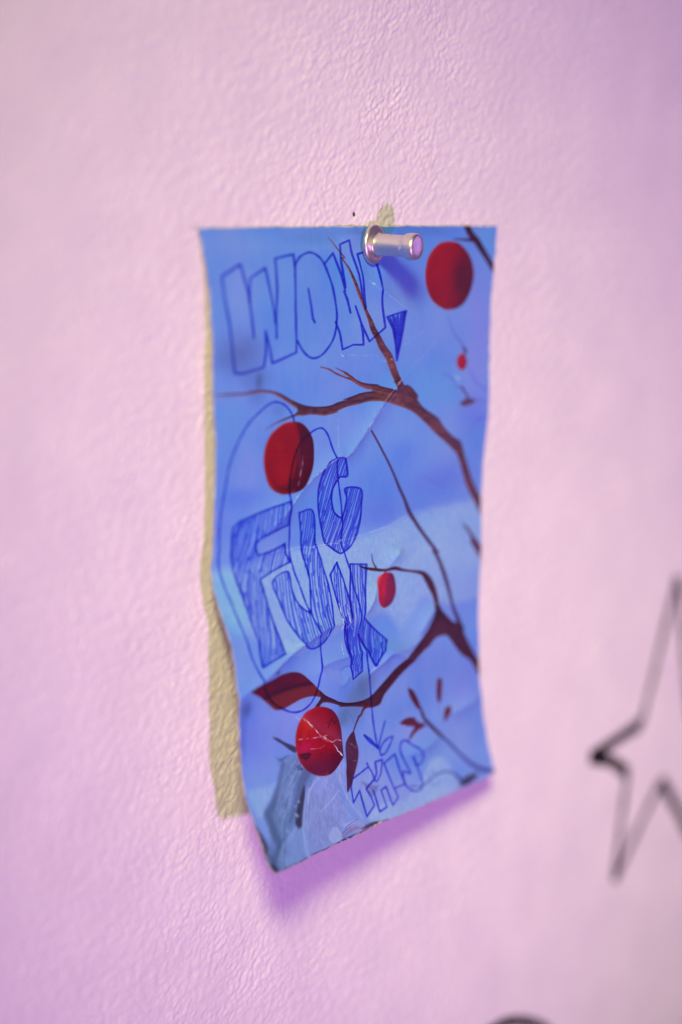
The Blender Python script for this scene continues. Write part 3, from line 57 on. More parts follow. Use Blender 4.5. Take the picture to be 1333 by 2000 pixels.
HATCH=[([2719,4434,937,4613,715,4691,686,5085,822,5400,1002,5997,1060,6507,1037,6910,1904,6790,1830,6105,1736,5606,2880,5431,2633,5109,1682,5209,1551,5080,1656,4947,2698,4811],4.3,0.28),([3095,4645,3600,4650,3775,5235,3822,5245,4101,5921,4082,6245,3935,6514,3697,6731,3386,6837,2982,6847,2651,6691,2390,6363,2175,5688,2772,5580,2793,5911,2917,6124,3132,6257,3285,6243,3486,5780,3279,5258],4.6,0.12),([4458,3843,4778,3876,4930,4166,4631,4184,4407,4331,4325,4488,4370,4696,4532,4812,4710,4864,4695,4867,4799,4732,4875,4533,4835,4375,5397,4427,5425,4657,5386,4924,5272,5227,5046,5394,4762,5453,4631,5432,4280,5286,4086,5181,3870,4838,3822,4530,3895,4232,4015,4017,4235,3889],4.0,0.3),([4552,5589,4229,5771,4305,6228,4370,6562,4441,6898,4556,7158,4725,6726,4814,6222,4676,5878],4.2,0.1),([5032,5668,5630,5731,5319,6378,5216,6576,6160,7061,5632,7452,5321,7147,4995,6841,5143,7479,4722,7569,4654,7293,4541,6910,4749,6524],4.0,0.12)]
LET=[[514,755,1186,573,1492,793,2035,646,2416,503,3065,442,3024,2032,2172,2176,1854,2232,802,2283,644,1526],[3086,623,3287,485,3620,415,3881,473,4088,618,4312,948,4472,1361,4460,1647,4323,1888,3973,2099,3621,2156,3311,2053,3046,1843],[4088,618,4415,439,4694,278,4974,229,5252,470,5636,434,5908,625,6045,1151,6216,1733,5645,1956,5435,2001,4677,2055,4438,1585,4312,948],[6283,1556,6920,1457,6876,1721,6772,2015,6664,2318,6610,2052,6501,1773],[2719,4434,937,4613,715,4691,686,5085,822,5400,1002,5997,1060,6507,1037,6910,1904,6790,1830,6105,1736,5606,2880,5431,2633,5109,1682,5209,1551,5080,1656,4947,2698,4811],[3095,4645,3600,4650,3775,5235,3822,5245,4101,5921,4082,6245,3935,6514,3697,6731,3386,6837,2982,6847,2651,6691,2390,6363,2175,5688,2772,5580,2793,5911,2917,6124,3132,6257,3285,6243,3486,5780,3279,5258],[4458,3843,4778,3876,4930,4166,4631,4184,4407,4331,4325,4488,4370,4696,4532,4812,4710,4864,4695,4867,4799,4732,4875,4533,4835,4375,5397,4427,5425,4657,5386,4924,5272,5227,5046,5394,4762,5453,4631,5432,4280,5286,4086,5181,3870,4838,3822,4530,3895,4232,4015,4017,4235,3889],[4552,5589,4229,5771,4305,6228,4370,6562,4441,6898,4556,7158,4722,7569,5143,7479,5096,6895,5321,7147,5632,7452,6160,7061,5216,6576,5319,6378,5630,5731,5032,5668,4814,6222,4676,5878],[4270,9169,5029,9084,5131,9306,4711,9403,4839,9702,4418,9816,4428,9388,4047,9531,4140,9271],[5336,9044,5637,9043,5786,9554,5864,9712,5550,9802,5487,9480,5308,9797,4980,9830,4960,9465,5203,9357],[5662,9109,6165,9023,6186,9226,6272,9555,5786,9554],[6819,9163,6983,9339,7229,9263,7171,9104,6665,8853,6459,8908,6413,9091,6610,9417,6332,9353,6297,9558,6433,9675,6660,9742,6945,9705,6973,9476]]
LETL=['large outlined letter W at the start of the top word','outlined letter O','second outlined letter W beside the pin','hatched comma','hatched letter F','hatched letter U','hatched letter C','hatched letter K','small outlined letter T','small outlined letter H','small outlined letter I','small outlined letter S']
BLOB=[(9341,8206,40,70,0,(124,132,230),0.6),(8430,7625,60,40,0,(122,138,228),0.5),(8942,9156,40,40,0,(132,148,230),0.6),(6959,8679,40,40,0,(136,146,232),0.5),(2401,7881,50,40,0,(128,136,232),0.5),(5007,9101,50,40,0,(146,152,232),0.5),(9411,1093,22,60,0,(124,132,226),0.6),(2393,790,60,60,0,(96,140,220),0.5),(3399,2150,70,40,0,(104,142,226),0.5),(6775,3610,50,40,0,(116,146,228),0.5),(1009,1972,48,42,0,(78,98,170),0.75),(1559,2400,30,30,0,(84,108,185),0.6),(1645,2689,20,22,0,(75,100,170),0.5),(1109,927,30,60,0,(128,146,222),0.5),(2889,217,90,25,0,(105,145,218),0.5),(1040,281,50,30,0,(122,150,222),0.5),(3950,142,60,18,0,(80,120,200),0.5),(5344,67,40,10,0,(70,105,190),0.5),(7405,75,60,16,0,(72,110,195),0.6),(5244,1016,60,60,0,(88,135,212),0.5),(3788,1322,60,60,0,(86,130,214),0.5),(7053,1051,60,40,0,(105,128,220),0.5),(6505,688,40,30,0,(84,112,212),0.4),(9665,354,16,50,0,(90,150,228),0.7),(7982,1792,60,50,0,(112,140,222),0.5),(9634,1841,25,70,0,(128,130,222),0.6),(8823,717,60,70,0,(98,125,215),0.4),(7097,2742,70,40,0,(88,140,216),0.5),(8212,2977,60,30,0,(86,142,220),0.5),(9494,2577,25,60,0,(128,132,228),0.6),(9445,3315,30,50,0,(98,110,222),0.5),(613,3078,30,60,0,(98,142,222),0.5),(1916,2908,40,40,0,(108,140,222),0.4),(592,3637,26,60,0,(96,138,222),0.5),(1245,3923,26,60,0,(125,138,225),0.5),(965,4265,40,22,0,(82,112,214),0.6),(213,4648,30,40,0,(92,118,220),0.5),(5255,3262,80,40,0,(122,145,222),0.4),(7019,3981,30,40,-20,(82,118,216),0.7),(7798,4127,40,60,20,(112,145,224),0.5),(5740,4419,60,50,0,(84,122,214),0.6),(6155,4886,40,30,0,(88,112,212),0.6),(8419,4532,70,40,0,(98,118,214),0.6),(8830,4974,60,12,0,(98,122,216),0.5),(4172,3878,50,60,0,(110,135,222),0.4),(3396,2988,60,20,0,(110,145,222),0.4),(4381,6277,120,60,0,(128,145,226),0.4),(9247,6532,40,90,20,(108,128,222),0.7),(7606,6986,60,60,0,(125,150,228),0.4),(169,5996,24,70,-20,(100,155,226),0.6),(1108,5769,24,50,-20,(124,152,222),0.5),(880,6872,40,40,0,(94,130,222),0.5),(3765,7308,50,40,0,(120,140,224),0.5),(8389,8074,60,40,0,(112,135,226),0.5),(6254,7963,50,40,0,(122,146,228),0.5),(7741,9339,50,30,0,(112,150,226),0.6),(9080,8811,50,60,0,(122,145,224),0.4),(1954,7984,50,60,0,(124,135,226),0.5),(668,7968,30,60,0,(104,118,218),0.5),(305,7483,13,18,0,(60,70,130),0.7),(136,7820,10,60,5,(80,92,180),0.5),(1034,8825,40,30,0,(112,150,226),0.5),(527,9069,25,40,-20,(125,160,228),0.5),(7764,9973,40,20,0,(135,165,228),0.6),(6476,10103,50,20,0,(138,165,228),0.6),(5539,9609,60,40,0,(150,155,226),0.4),(5098,7779,22,32,15,(75,100,150),0.8),(4740,8030,26,36,0,(92,120,175),0.8),(4251,8132,14,20,0,(80,110,160),0.7),(5429,7688,18,20,0,(95,112,165),0.6),(2378,2932,16,18,0,(80,105,175),0.4),(1687,2447,6,16,0,(60,85,140),0.6),(1599,7057,6,5,0,(60,75,120),0.8)]
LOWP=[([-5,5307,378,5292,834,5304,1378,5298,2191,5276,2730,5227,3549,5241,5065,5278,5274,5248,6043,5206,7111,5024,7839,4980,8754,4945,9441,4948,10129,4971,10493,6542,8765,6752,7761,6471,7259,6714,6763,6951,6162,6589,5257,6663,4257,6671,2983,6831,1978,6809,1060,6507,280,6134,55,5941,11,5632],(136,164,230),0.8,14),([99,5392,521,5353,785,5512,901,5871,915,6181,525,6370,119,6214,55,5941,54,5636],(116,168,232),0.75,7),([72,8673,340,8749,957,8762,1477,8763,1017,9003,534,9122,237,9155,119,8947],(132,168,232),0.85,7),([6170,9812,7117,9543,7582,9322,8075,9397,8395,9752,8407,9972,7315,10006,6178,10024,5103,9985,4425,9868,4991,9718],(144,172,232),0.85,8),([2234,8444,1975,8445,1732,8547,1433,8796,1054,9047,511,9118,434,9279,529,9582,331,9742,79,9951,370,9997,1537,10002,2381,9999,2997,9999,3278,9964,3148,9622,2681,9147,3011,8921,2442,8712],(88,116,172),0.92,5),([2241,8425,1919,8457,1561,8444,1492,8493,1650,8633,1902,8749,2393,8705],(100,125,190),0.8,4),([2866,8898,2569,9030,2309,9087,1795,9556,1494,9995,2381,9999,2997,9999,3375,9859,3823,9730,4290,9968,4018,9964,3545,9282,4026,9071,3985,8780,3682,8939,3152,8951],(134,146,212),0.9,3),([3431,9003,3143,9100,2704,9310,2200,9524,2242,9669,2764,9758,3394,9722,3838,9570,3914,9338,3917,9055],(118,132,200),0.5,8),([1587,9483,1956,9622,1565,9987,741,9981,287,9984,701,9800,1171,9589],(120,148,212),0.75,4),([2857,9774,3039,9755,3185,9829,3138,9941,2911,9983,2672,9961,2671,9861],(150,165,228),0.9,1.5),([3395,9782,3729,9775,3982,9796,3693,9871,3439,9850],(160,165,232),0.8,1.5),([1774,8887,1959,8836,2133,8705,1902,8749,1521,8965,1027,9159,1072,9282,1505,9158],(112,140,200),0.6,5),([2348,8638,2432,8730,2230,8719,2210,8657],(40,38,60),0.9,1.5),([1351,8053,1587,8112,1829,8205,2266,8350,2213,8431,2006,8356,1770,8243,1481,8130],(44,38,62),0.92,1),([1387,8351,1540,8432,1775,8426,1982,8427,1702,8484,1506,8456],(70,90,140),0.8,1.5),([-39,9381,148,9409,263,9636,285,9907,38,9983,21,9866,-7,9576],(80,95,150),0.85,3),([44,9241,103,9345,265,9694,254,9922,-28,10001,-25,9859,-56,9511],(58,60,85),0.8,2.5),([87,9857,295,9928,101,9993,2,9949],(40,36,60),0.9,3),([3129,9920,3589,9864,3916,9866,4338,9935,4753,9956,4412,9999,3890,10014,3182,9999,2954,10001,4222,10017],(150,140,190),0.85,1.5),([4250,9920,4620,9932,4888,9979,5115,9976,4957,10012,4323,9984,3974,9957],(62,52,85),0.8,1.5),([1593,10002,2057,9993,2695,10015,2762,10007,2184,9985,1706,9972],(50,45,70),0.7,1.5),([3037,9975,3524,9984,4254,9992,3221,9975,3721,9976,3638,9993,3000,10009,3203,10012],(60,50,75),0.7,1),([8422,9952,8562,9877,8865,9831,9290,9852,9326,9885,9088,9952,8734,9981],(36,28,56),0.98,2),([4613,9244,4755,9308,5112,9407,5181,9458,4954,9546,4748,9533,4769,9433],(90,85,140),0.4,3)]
STALK=[2350,8559,2037,8691,1620,8883,1260,9080,932,9260,743,9461,549,9681,233,9918]
LOWS=[([137,10002,34,711,9995,29,1532,10005,38,2027,10011,53,2432,10002,29,3002,9995,34,3384,10002,48,3772,10005,34,4242,10000,38,3403,10001,53,3957,10005,34,4242,10000,24],(46,40,60),0.85,2),([4189,9961,34,4573,9965,62,4865,9995,48,5149,9992,24],(58,48,74),0.8,3),([3186,9929,24,3564,9900,48,3858,9887,29],(120,108,168),0.7,4),([3330,9932,24,3808,9910,34,4131,9952,19],(112,100,158),0.7,4),([8457,1616,14,8685,1907,24,8913,2046,38,9100,2229,53],(84,92,176),0.7,2.5),([9053,2183,48,9137,2252,62,9082,2305,34],(62,48,84),0.85,1.8),([9272,2545,24,9435,2753,43,9663,2899,53,9979,3012,48],(82,100,206),0.6,3),([8322,2616,24,8545,2669,48,8771,2788,29],(70,104,200),0.6,3),([8812,2702,53,8880,2731,53],(166,188,238),0.7,4),([8728,2852,34,8951,2884,43,8995,2870,38,9133,2988,29],(86,84,170),0.7,2.5),([9455,3127,38,9682,3171,34,9999,3223,24],(92,86,190),0.7,3),([9540,3510,62,9804,3487,72,10024,3473,48],(84,92,204),0.6,4),([7752,4369,24,8082,4501,29,8551,4644,24],(90,100,200),0.5,3),([2005,8509,144,1709,8720,216,1377,8943,240,919,9161,264,822,9435,216],(100,128,184),0.45,9),([1683,8540,72,1341,8820,86,985,9037,144,656,9159,168,635,9406,144,597,9688,144,285,9907,144],(66,88,134),0.75,8),([2615,8779,216,2345,8895,192,2000,9078,120,1691,9246,72,1398,9394,72],(70,86,128),0.7,7),([1998,8763,62,1783,8966,72,1552,9165,62,1165,9298,38],(128,150,206),0.6,6),([2337,8993,34,2186,9107,96,1994,9235,130,1819,9344,149,1665,9486,158],(44,46,74),0.92,4),([2356,9094,24,2135,9257,34,1951,9424,38,1766,9590,48,1673,9810,48,1537,10002,34],(134,158,222),0.8,3),([2996,8949,19,2676,9027,29,2448,9109,34,2252,9276,24],(158,172,228),0.8,2),([1541,9505,34,1357,9562,38,956,9650,48,608,9786,48,295,9928,34],(140,166,222),0.6,6),([1947,9168,34,1961,9182,34],(150,172,225),0.8,3),([1686,9343,53,1718,9367,53],(150,172,225),0.8,4),([1745,9215,29,1761,9227,29],(140,160,215),0.8,3),([1136,9506,62,1168,9531,62],(130,154,210),0.7,5),([1242,9213,48,1280,9229,48],(130,150,205),0.6,5),([3078,9051,14,3149,9222,14,3052,9407,14],(160,172,232),0.5,1.5),([3606,9251,12,3068,9389,14,2633,9457,12],(172,182,238),0.7,1.2),([3823,9041,14,4010,9353,19,4163,9641,19,4220,9834,19],(156,168,230),0.5,3),([3790,9036,24,3832,9326,34,3998,9595,34,4220,9793,24],(168,176,234),0.55,5),([2147,9653,24,2447,9802,24,2587,9946,14],(120,130,200),0.5,4),([2860,9575,48,3159,9744,58,3263,9861,48],(112,122,190),0.5,7),([3406,9844,10,3710,9813,12,4005,9789,10],(60,56,90),0.7,1),([3204,9902,10,3436,9869,12,3788,9846,10],(60,56,90),0.7,1),([4635,9288,34,4764,9371,48,5036,9436,38,5258,9427,24],(86,80,140),0.5,4),([4398,9496,12,4449,9606,14,4388,9617,12],(60,56,120),0.6,1.5),([6472,9617,19,6908,9695,29,7197,9668,34,7610,9618,38,7989,9618,36,8277,9678,38,8439,9769,67,8544,9863,86],(44,56,132),0.85,1.5),([7275,9592,24,7505,9529,24,7594,9600,24,7384,9632,24],(60,92,190),0.7,1),([7324,9682,19,7382,9761,22,7587,9780,22,7718,9721,22],(60,84,185),0.7,1),([8260,8417,34,8209,8650,38,8214,8592,34],(88,120,200),0.5,2),([4404,8038,7,4638,8186,7,4719,8315,7],(60,75,120),0.5,0.6)]
CRK=[([6815,2639,6462,2824,6197,2969,5893,3205,5587,3398,5375,3553,5169,3727,4950,3796,4684,3859,4504,3847,4237,3910,4014,3986,3612,4110,3303,4249,2992,4387,2812,4472],0.85,1.0),([6596,2862,6331,3028,5983,3210,5765,3366,5463,3537],0.5,0.8),([2812,4472,2541,4588,2366,4692,2094,4729],0.4,0.8),([6728,2713,6991,2556,7340,2401,7600,2283,8031,2061],0.35,0.7),([6883,2040,7233,1968,7537,1850,7602,1810],0.4,0.8),([4944,2148,5387,2186,5829,2182,5962,2218],0.3,0.7),([6075,2295,6275,2314,6407,2287,6628,2285],0.5,0.9),([6232,2354,6316,2210],0.6,0.8),([4590,2103,4702,2169,4635,2146],0.5,1.2),([5651,945,5758,978,5694,956],0.5,1.2),([5354,804,5822,1021,6353,1199,6791,1379,7359,1587],0.25,0.8),([2184,5222,2454,5205,2865,5224,3090,5205,3550,5252,4095,5253,4642,5273,4682,5236,5137,5237,5589,5211,6488,5139,7111,5024],0.6,0.9),([3275,3725,3239,3923,3154,4078,3072,4212],0.5,0.9),([4564,3215,4581,3401,4570,3687],0.35,1.2),([2600,7932,2884,8082,3115,8235,3402,8354,3668,8492,3834,8617,4013,8744],0.95,1.3),([2790,8029,3021,8182,3251,8333,3575,8459],0.8,0.9),([2314,8238,2593,8269,2950,8292,3205,8307,3513,8319],0.8,0.9),([3255,8314,3631,8446,3888,8452,4129,8506],0.9,0.9),([2848,8466,3147,8500,3364,8470],0.5,0.7),([2351,7877,2471,7934],0.6,0.9),([4358,8488,4525,8615,4730,8748],0.4,0.7),([4426,8600,4703,8693],0.5,0.7),([4365,8857,4624,8917],0.5,0.7),([5334,7605,5499,7499,5632,7452],0.5,1.2),([4343,6252,4346,6559,4280,6674],0.7,1.8),([4614,6426,4641,6593,4749,6729],0.5,1.6),([4290,6879,4336,7089],0.5,1.6),([4662,6308,4617,6591,4504,6700],0.5,1.5),([7960,6687,8210,6670],0.6,2),([2633,9457,3068,9389,3606,9251],0.35,0.7),([2297,6708,2647,6710],0.5,1.2)]
WRK=[([11,7288,506,7193,1147,7079,1769,6902,2332,6772,2696,6716,3520,6590,4023,6564,4681,6598],0.55,13),([4594,7491,4158,7577,3458,7187,5445,7160,6344,7262,7054,7286,7574,7205],0.3,11),([5216,6576,5628,6325,5890,6079],0.35,9),([6416,5814,6734,5654,6886,5563],0.3,9),([7237,7567,6337,7303,5919,7400,5442,7555],0.3,9),([8210,6670,7770,6904,7479,7128],0.35,9),([6815,2639,6197,2969,5587,3398,4950,3796,4504,3847,3612,4110,2812,4472],0.28,7),([2812,4472,2366,4692,1656,4947],0.25,8),([2600,7932,3115,8235,3668,8492,4013,8744,4106,8961],0.3,7),([8388,8710,9133,8650,9821,8595],0.25,9),([6534,9109,7386,9096,7948,9031],0.25,8),([5354,804,6353,1199,7359,1587],0.2,8)]
STAR=[[[168.89,-37.86],[161.74,-58.86],[154.3,-81.81]],[[154.3,-81.81],[140.81,-84.87],[126.51,-87.83]],[[126.51,-87.83],[138.77,-91.05],[148.16,-96.53]],[[148.16,-96.53],[146.41,-112.33],[144.91,-130.18]],[[144.91,-130.18],[156.76,-115.11],[167.92,-102.3]],[[167.92,-102.3],[182.72,-117.9],[201.64,-138.11]],[[201.64,-138.11],[193.57,-119.62],[187.0,-102.54]],[[187.0,-102.54],[198.14,-96.96],[209.65,-90.47]],[[209.65,-90.47],[195.28,-87.31],[182.88,-85.3]],[[182.88,-85.3],[176.45,-63.87],[168.89,-37.86]]]
RING=[[121.99,-181.46],[121.97,-183.07],[121.55,-184.55],[120.74,-185.87],[119.54,-187.01],[117.98,-187.95],[116.1,-188.66],[113.92,-189.15],[111.48,-189.4],[108.84,-189.41],[106.03,-189.18],[103.12,-188.72],[100.15,-188.03],[97.17,-187.13],[94.23,-186.04],[91.39,-184.78],[88.69,-183.36],[86.17,-181.82],[83.88,-180.19],[81.85,-178.48],[80.12,-176.72],[78.71,-174.96],[77.63,-173.21],[76.92,-171.5],[76.57,-169.86],[76.6,-168.32],[77.0,-166.9],[77.76,-165.62],[78.88,-164.51],[80.34,-163.59],[82.11,-162.86],[84.17,-162.34],[86.48,-162.04],[89.01,-161.98],[91.72,-162.14],[94.56,-162.53],[97.49,-163.14],[100.46,-163.97],[103.41,-165.0],[106.31,-166.22],[109.09,-167.61],[111.7,-169.14],[114.11,-170.78],[116.26,-172.52],[118.12,-174.32],[119.64,-176.15],[120.81,-177.97],[121.6,-179.75]]
HOLE=[-1.07,77.86]
PINB=[5.784,-1.2,69.964]
PINA=[0.1324,-0.9906,0.0339]
SMOOTH_INK=[3,12,13,18,21,26]

rng = np.random.RandomState(7)

# ------------------------------------------------------------------ helpers
def catmull(P, n):
    """resample the last-but-one axis 0 of P (k, ...) at n even parameters"""
    k = P.shape[0]; t = np.linspace(0, k - 1, n); i = np.clip(t.astype(int), 0, k - 2); f = (t - i)
    f = f.reshape((-1,) + (1,) * (P.ndim - 1))
    E = np.concatenate([[2 * P[0] - P[1]], P, [2 * P[-1] - P[-2]]])
    a, b, c, d = E[i], E[i + 1], E[i + 2], E[i + 3]
    return 0.5 * (2 * b + (c - a) * f + (2 * a - 5 * b + 4 * c - d) * f ** 2 + (3 * b - a - 3 * c + d) * f ** 3)

def mesh_from(name, V, quads, mat, parent=None, uv=None, smooth=True, normals=None):
    me = bpy.data.meshes.new(name)
    used = np.unique(quads); remap = -np.ones(len(V), int); remap[used] = np.arange(len(used))
    q = remap[quads]; v = V[used]; n = q.shape[1]
    me.vertices.add(len(v)); me.vertices.foreach_set('co', (v * MM).astype(np.float32).ravel())
    me.loops.add(q.size); me.loops.foreach_set('vertex_index', q.astype(np.int32).ravel())
    me.polygons.add(len(q)); me.polygons.foreach_set('loop_start', np.arange(0, q.size, n, dtype=np.int32))
    me.update(calc_edges=True)
    if smooth: me.polygons.foreach_set('use_smooth', np.ones(len(q), bool))
    if uv is not None:
        l = me.uv_layers.new(name='UVMap'); l.data.foreach_set('uv', uv[used][q.ravel()].astype(np.float32).ravel())
    me.materials.append(mat)
    if normals is not None:
        me.normals_split_custom_set_from_vertices([tuple(x) for x in normals[used].astype(float)])
    o = bpy.data.objects.new(name, me); C.objects.link(o)
    if parent: o.parent = parent
    return o, used

def tag(o, label=None, cat=None, group=None, kind=None):
    if label: o['label'] = label
    if cat: o['category'] = cat
    if group: o['group'] = group
    if kind: o['kind'] = kind

def noise2(h, wd, cell, seed, octaves=1):
    """smooth value noise of a given cell size in pixels, roughly -1..1"""
    r = np.random.RandomState(seed); out = np.zeros((h, wd), np.float32); amp = 1
    cy, cx = (cell if isinstance(cell, tuple) else (cell, cell))
    for o in range(octaves):
        gh, gw = int(h / cy) + 3, int(wd / cx) + 3
        g = r.rand(gh, gw).astype(np.float32) * 2 - 1
        y = np.arange(h) / cy; x = np.arange(wd) / cx
        yi = y.astype(int); xi = x.astype(int); fy = y - yi; fx = x - xi
        fy = (fy * fy * (3 - 2 * fy))[:, None].astype(np.float32); fx = (fx * fx * (3 - 2 * fx))[None].astype(np.float32)
        a = g[yi][:, xi]; b = g[yi][:, xi + 1]; c = g[yi + 1][:, xi]; d = g[yi + 1][:, xi + 1]
        out += amp * ((a * (1 - fx) + b * fx) * (1 - fy) + (c * (1 - fx) + d * fx) * fy)
        amp *= 0.5; cy /= 2; cx /= 2
    return out

# ------------------------------------------------------------------ the print: drawn stroke by stroke into a pixel grid
SCL = 2.4
TW, TH = int(585 * SCL), int(1260 * SCL)
img = np.empty((TH, TW, 3), np.float32)           # row 0 = top of the card, display colours 0..1

def pts_of(l, n):
    a = np.array(l, float).reshape(-1, n)
    p = a.copy(); p[:, 0] = a[:, 0] / 1e4 * TW; p[:, 1] = a[:, 1] / 1e4 * TH
    if n > 2: p[:, 2] = a[:, 2] / 10 * SCL
    return p
def smooth_line(p, m=6, closed=False):
    if len(p) < 3: return p
    if closed: p = np.concatenate([p, p[:1]])
    q = catmull(p, (len(p) - 1) * m + 1)
    return q[:-1] if closed else q
def box(x0, x1, y0, y1):
    x0 = min(TW - 1, max(0, int(x0))); y0 = min(TH - 1, max(0, int(y0)))
    return x0, max(x0 + 1, min(TW, int(x1) + 1)), y0, max(y0 + 1, min(TH, int(y1) + 1))
def seg_dist(X, Y, a, b):
    dx, dy = b[0] - a[0], b[1] - a[1]; L2 = dx * dx + dy * dy + 1e-9
    t = np.clip(((X - a[0]) * dx + (Y - a[1]) * dy) / L2, 0, 1)
    return np.hypot(X - a[0] - t * dx, Y - a[1] - t * dy), t
def stroke_mask(p, width=None, soft=1.0, lo=None):
    """coverage 0..1 of a variable-width line; returns (mask, slices)"""
    wv = p[:, 2] if p.shape[1] > 2 else np.full(len(p), width)
    pad = wv.max() / 2 + soft * 2 + 2
    x0, x1, y0, y1 = box(p[:, 0].min() - pad, p[:, 0].max() + pad, p[:, 1].min() - pad, p[:, 1].max() + pad)
    M = np.zeros((max(0, y1 - y0), max(0, x1 - x0)), np.float32)
    for k in range(len(p) - 1):
        a, b = p[k], p[k + 1]; wp = max(wv[k], wv[k + 1]) / 2 + soft * 2 + 2
        u0, u1, v0, v1 = box(min(a[0], b[0]) - wp, max(a[0], b[0]) + wp, min(a[1], b[1]) - wp, max(a[1], b[1]) + wp)
        if u1 <= u0 or v1 <= v0: continue
        Y, X = np.mgrid[v0:v1, u0:u1].astype(np.float32)
        dd, t = seg_dist(X, Y, a, b)
        hw = (wv[k] * (1 - t) + wv[k + 1] * t) / 2
        m = np.clip((hw - dd) / (2 * soft) + 0.5, 0, 1)
        s = M[v0 - y0:v1 - y0, u0 - x0:u1 - x0]; np.maximum(s, m, out=s)
    return M, (slice(y0, y1), slice(x0, x1))
def poly_mask(p, soft=1.0, grow=0.0):
    pad = soft * 2 + grow + 2
    x0, x1, y0, y1 = box(p[:, 0].min() - pad, p[:, 0].max() + pad, p[:, 1].min() - pad, p[:, 1].max() + pad)
    Y, X = np.mgrid[y0:y1, x0:x1].astype(np.float32)
    ins = np.zeros(X.shape, bool); D = np.full(X.shape, 1e9, np.float32); reach = soft * 3 + grow + 3
    n = len(p)
    for k in range(n):
        a, b = p[k], p[(k + 1) % n]
        if a[1] != b[1]:
            c = ((a[1] > Y[:, :1]) != (b[1] > Y[:, :1]))[:, 0]
            if c.any():
                xs = a[0] + (Y[c, 0] - a[1]) * (b[0] - a[0]) / (b[1] - a[1])
                ins[c] ^= X[c] < xs[:, None]
        u0 = int(max(0, min(a[0], b[0]) - reach - x0)); u1 = int(max(0, max(a[0], b[0]) + reach - x0))
        v0 = int(max(0, min(a[1], b[1]) - reach - y0)); v1 = int(max(0, max(a[1], b[1]) + reach - y0))
        if u1 > u0 and v1 > v0:
            s = D[v0:v1, u0:u1]
            if s.size:
                dd, _ = seg_dist(X[v0:v1, u0:u1], Y[v0:v1, u0:u1], a, b); np.minimum(s, dd, out=s)
    sd = np.where(ins, D, -D) + grow
    return np.clip(sd / (2 * soft) + 0.5, 0, 1), (slice(y0, y1), slice(x0, x1)), X, Y
def c3(c): return np.array(c, np.float32) / 255
def lay(sl, m, col, alpha=1.0):
    if m.size == 0: return
    a = (m * alpha)[..., None]; img[sl] = img[sl] * (1 - a) + col * a
def mul(sl, m, tint, alpha=1.0):
    if m.size == 0: return
    a = (m * alpha)[..., None]; img[sl] *= (1 - a) + np.array(tint, np.float32) * a

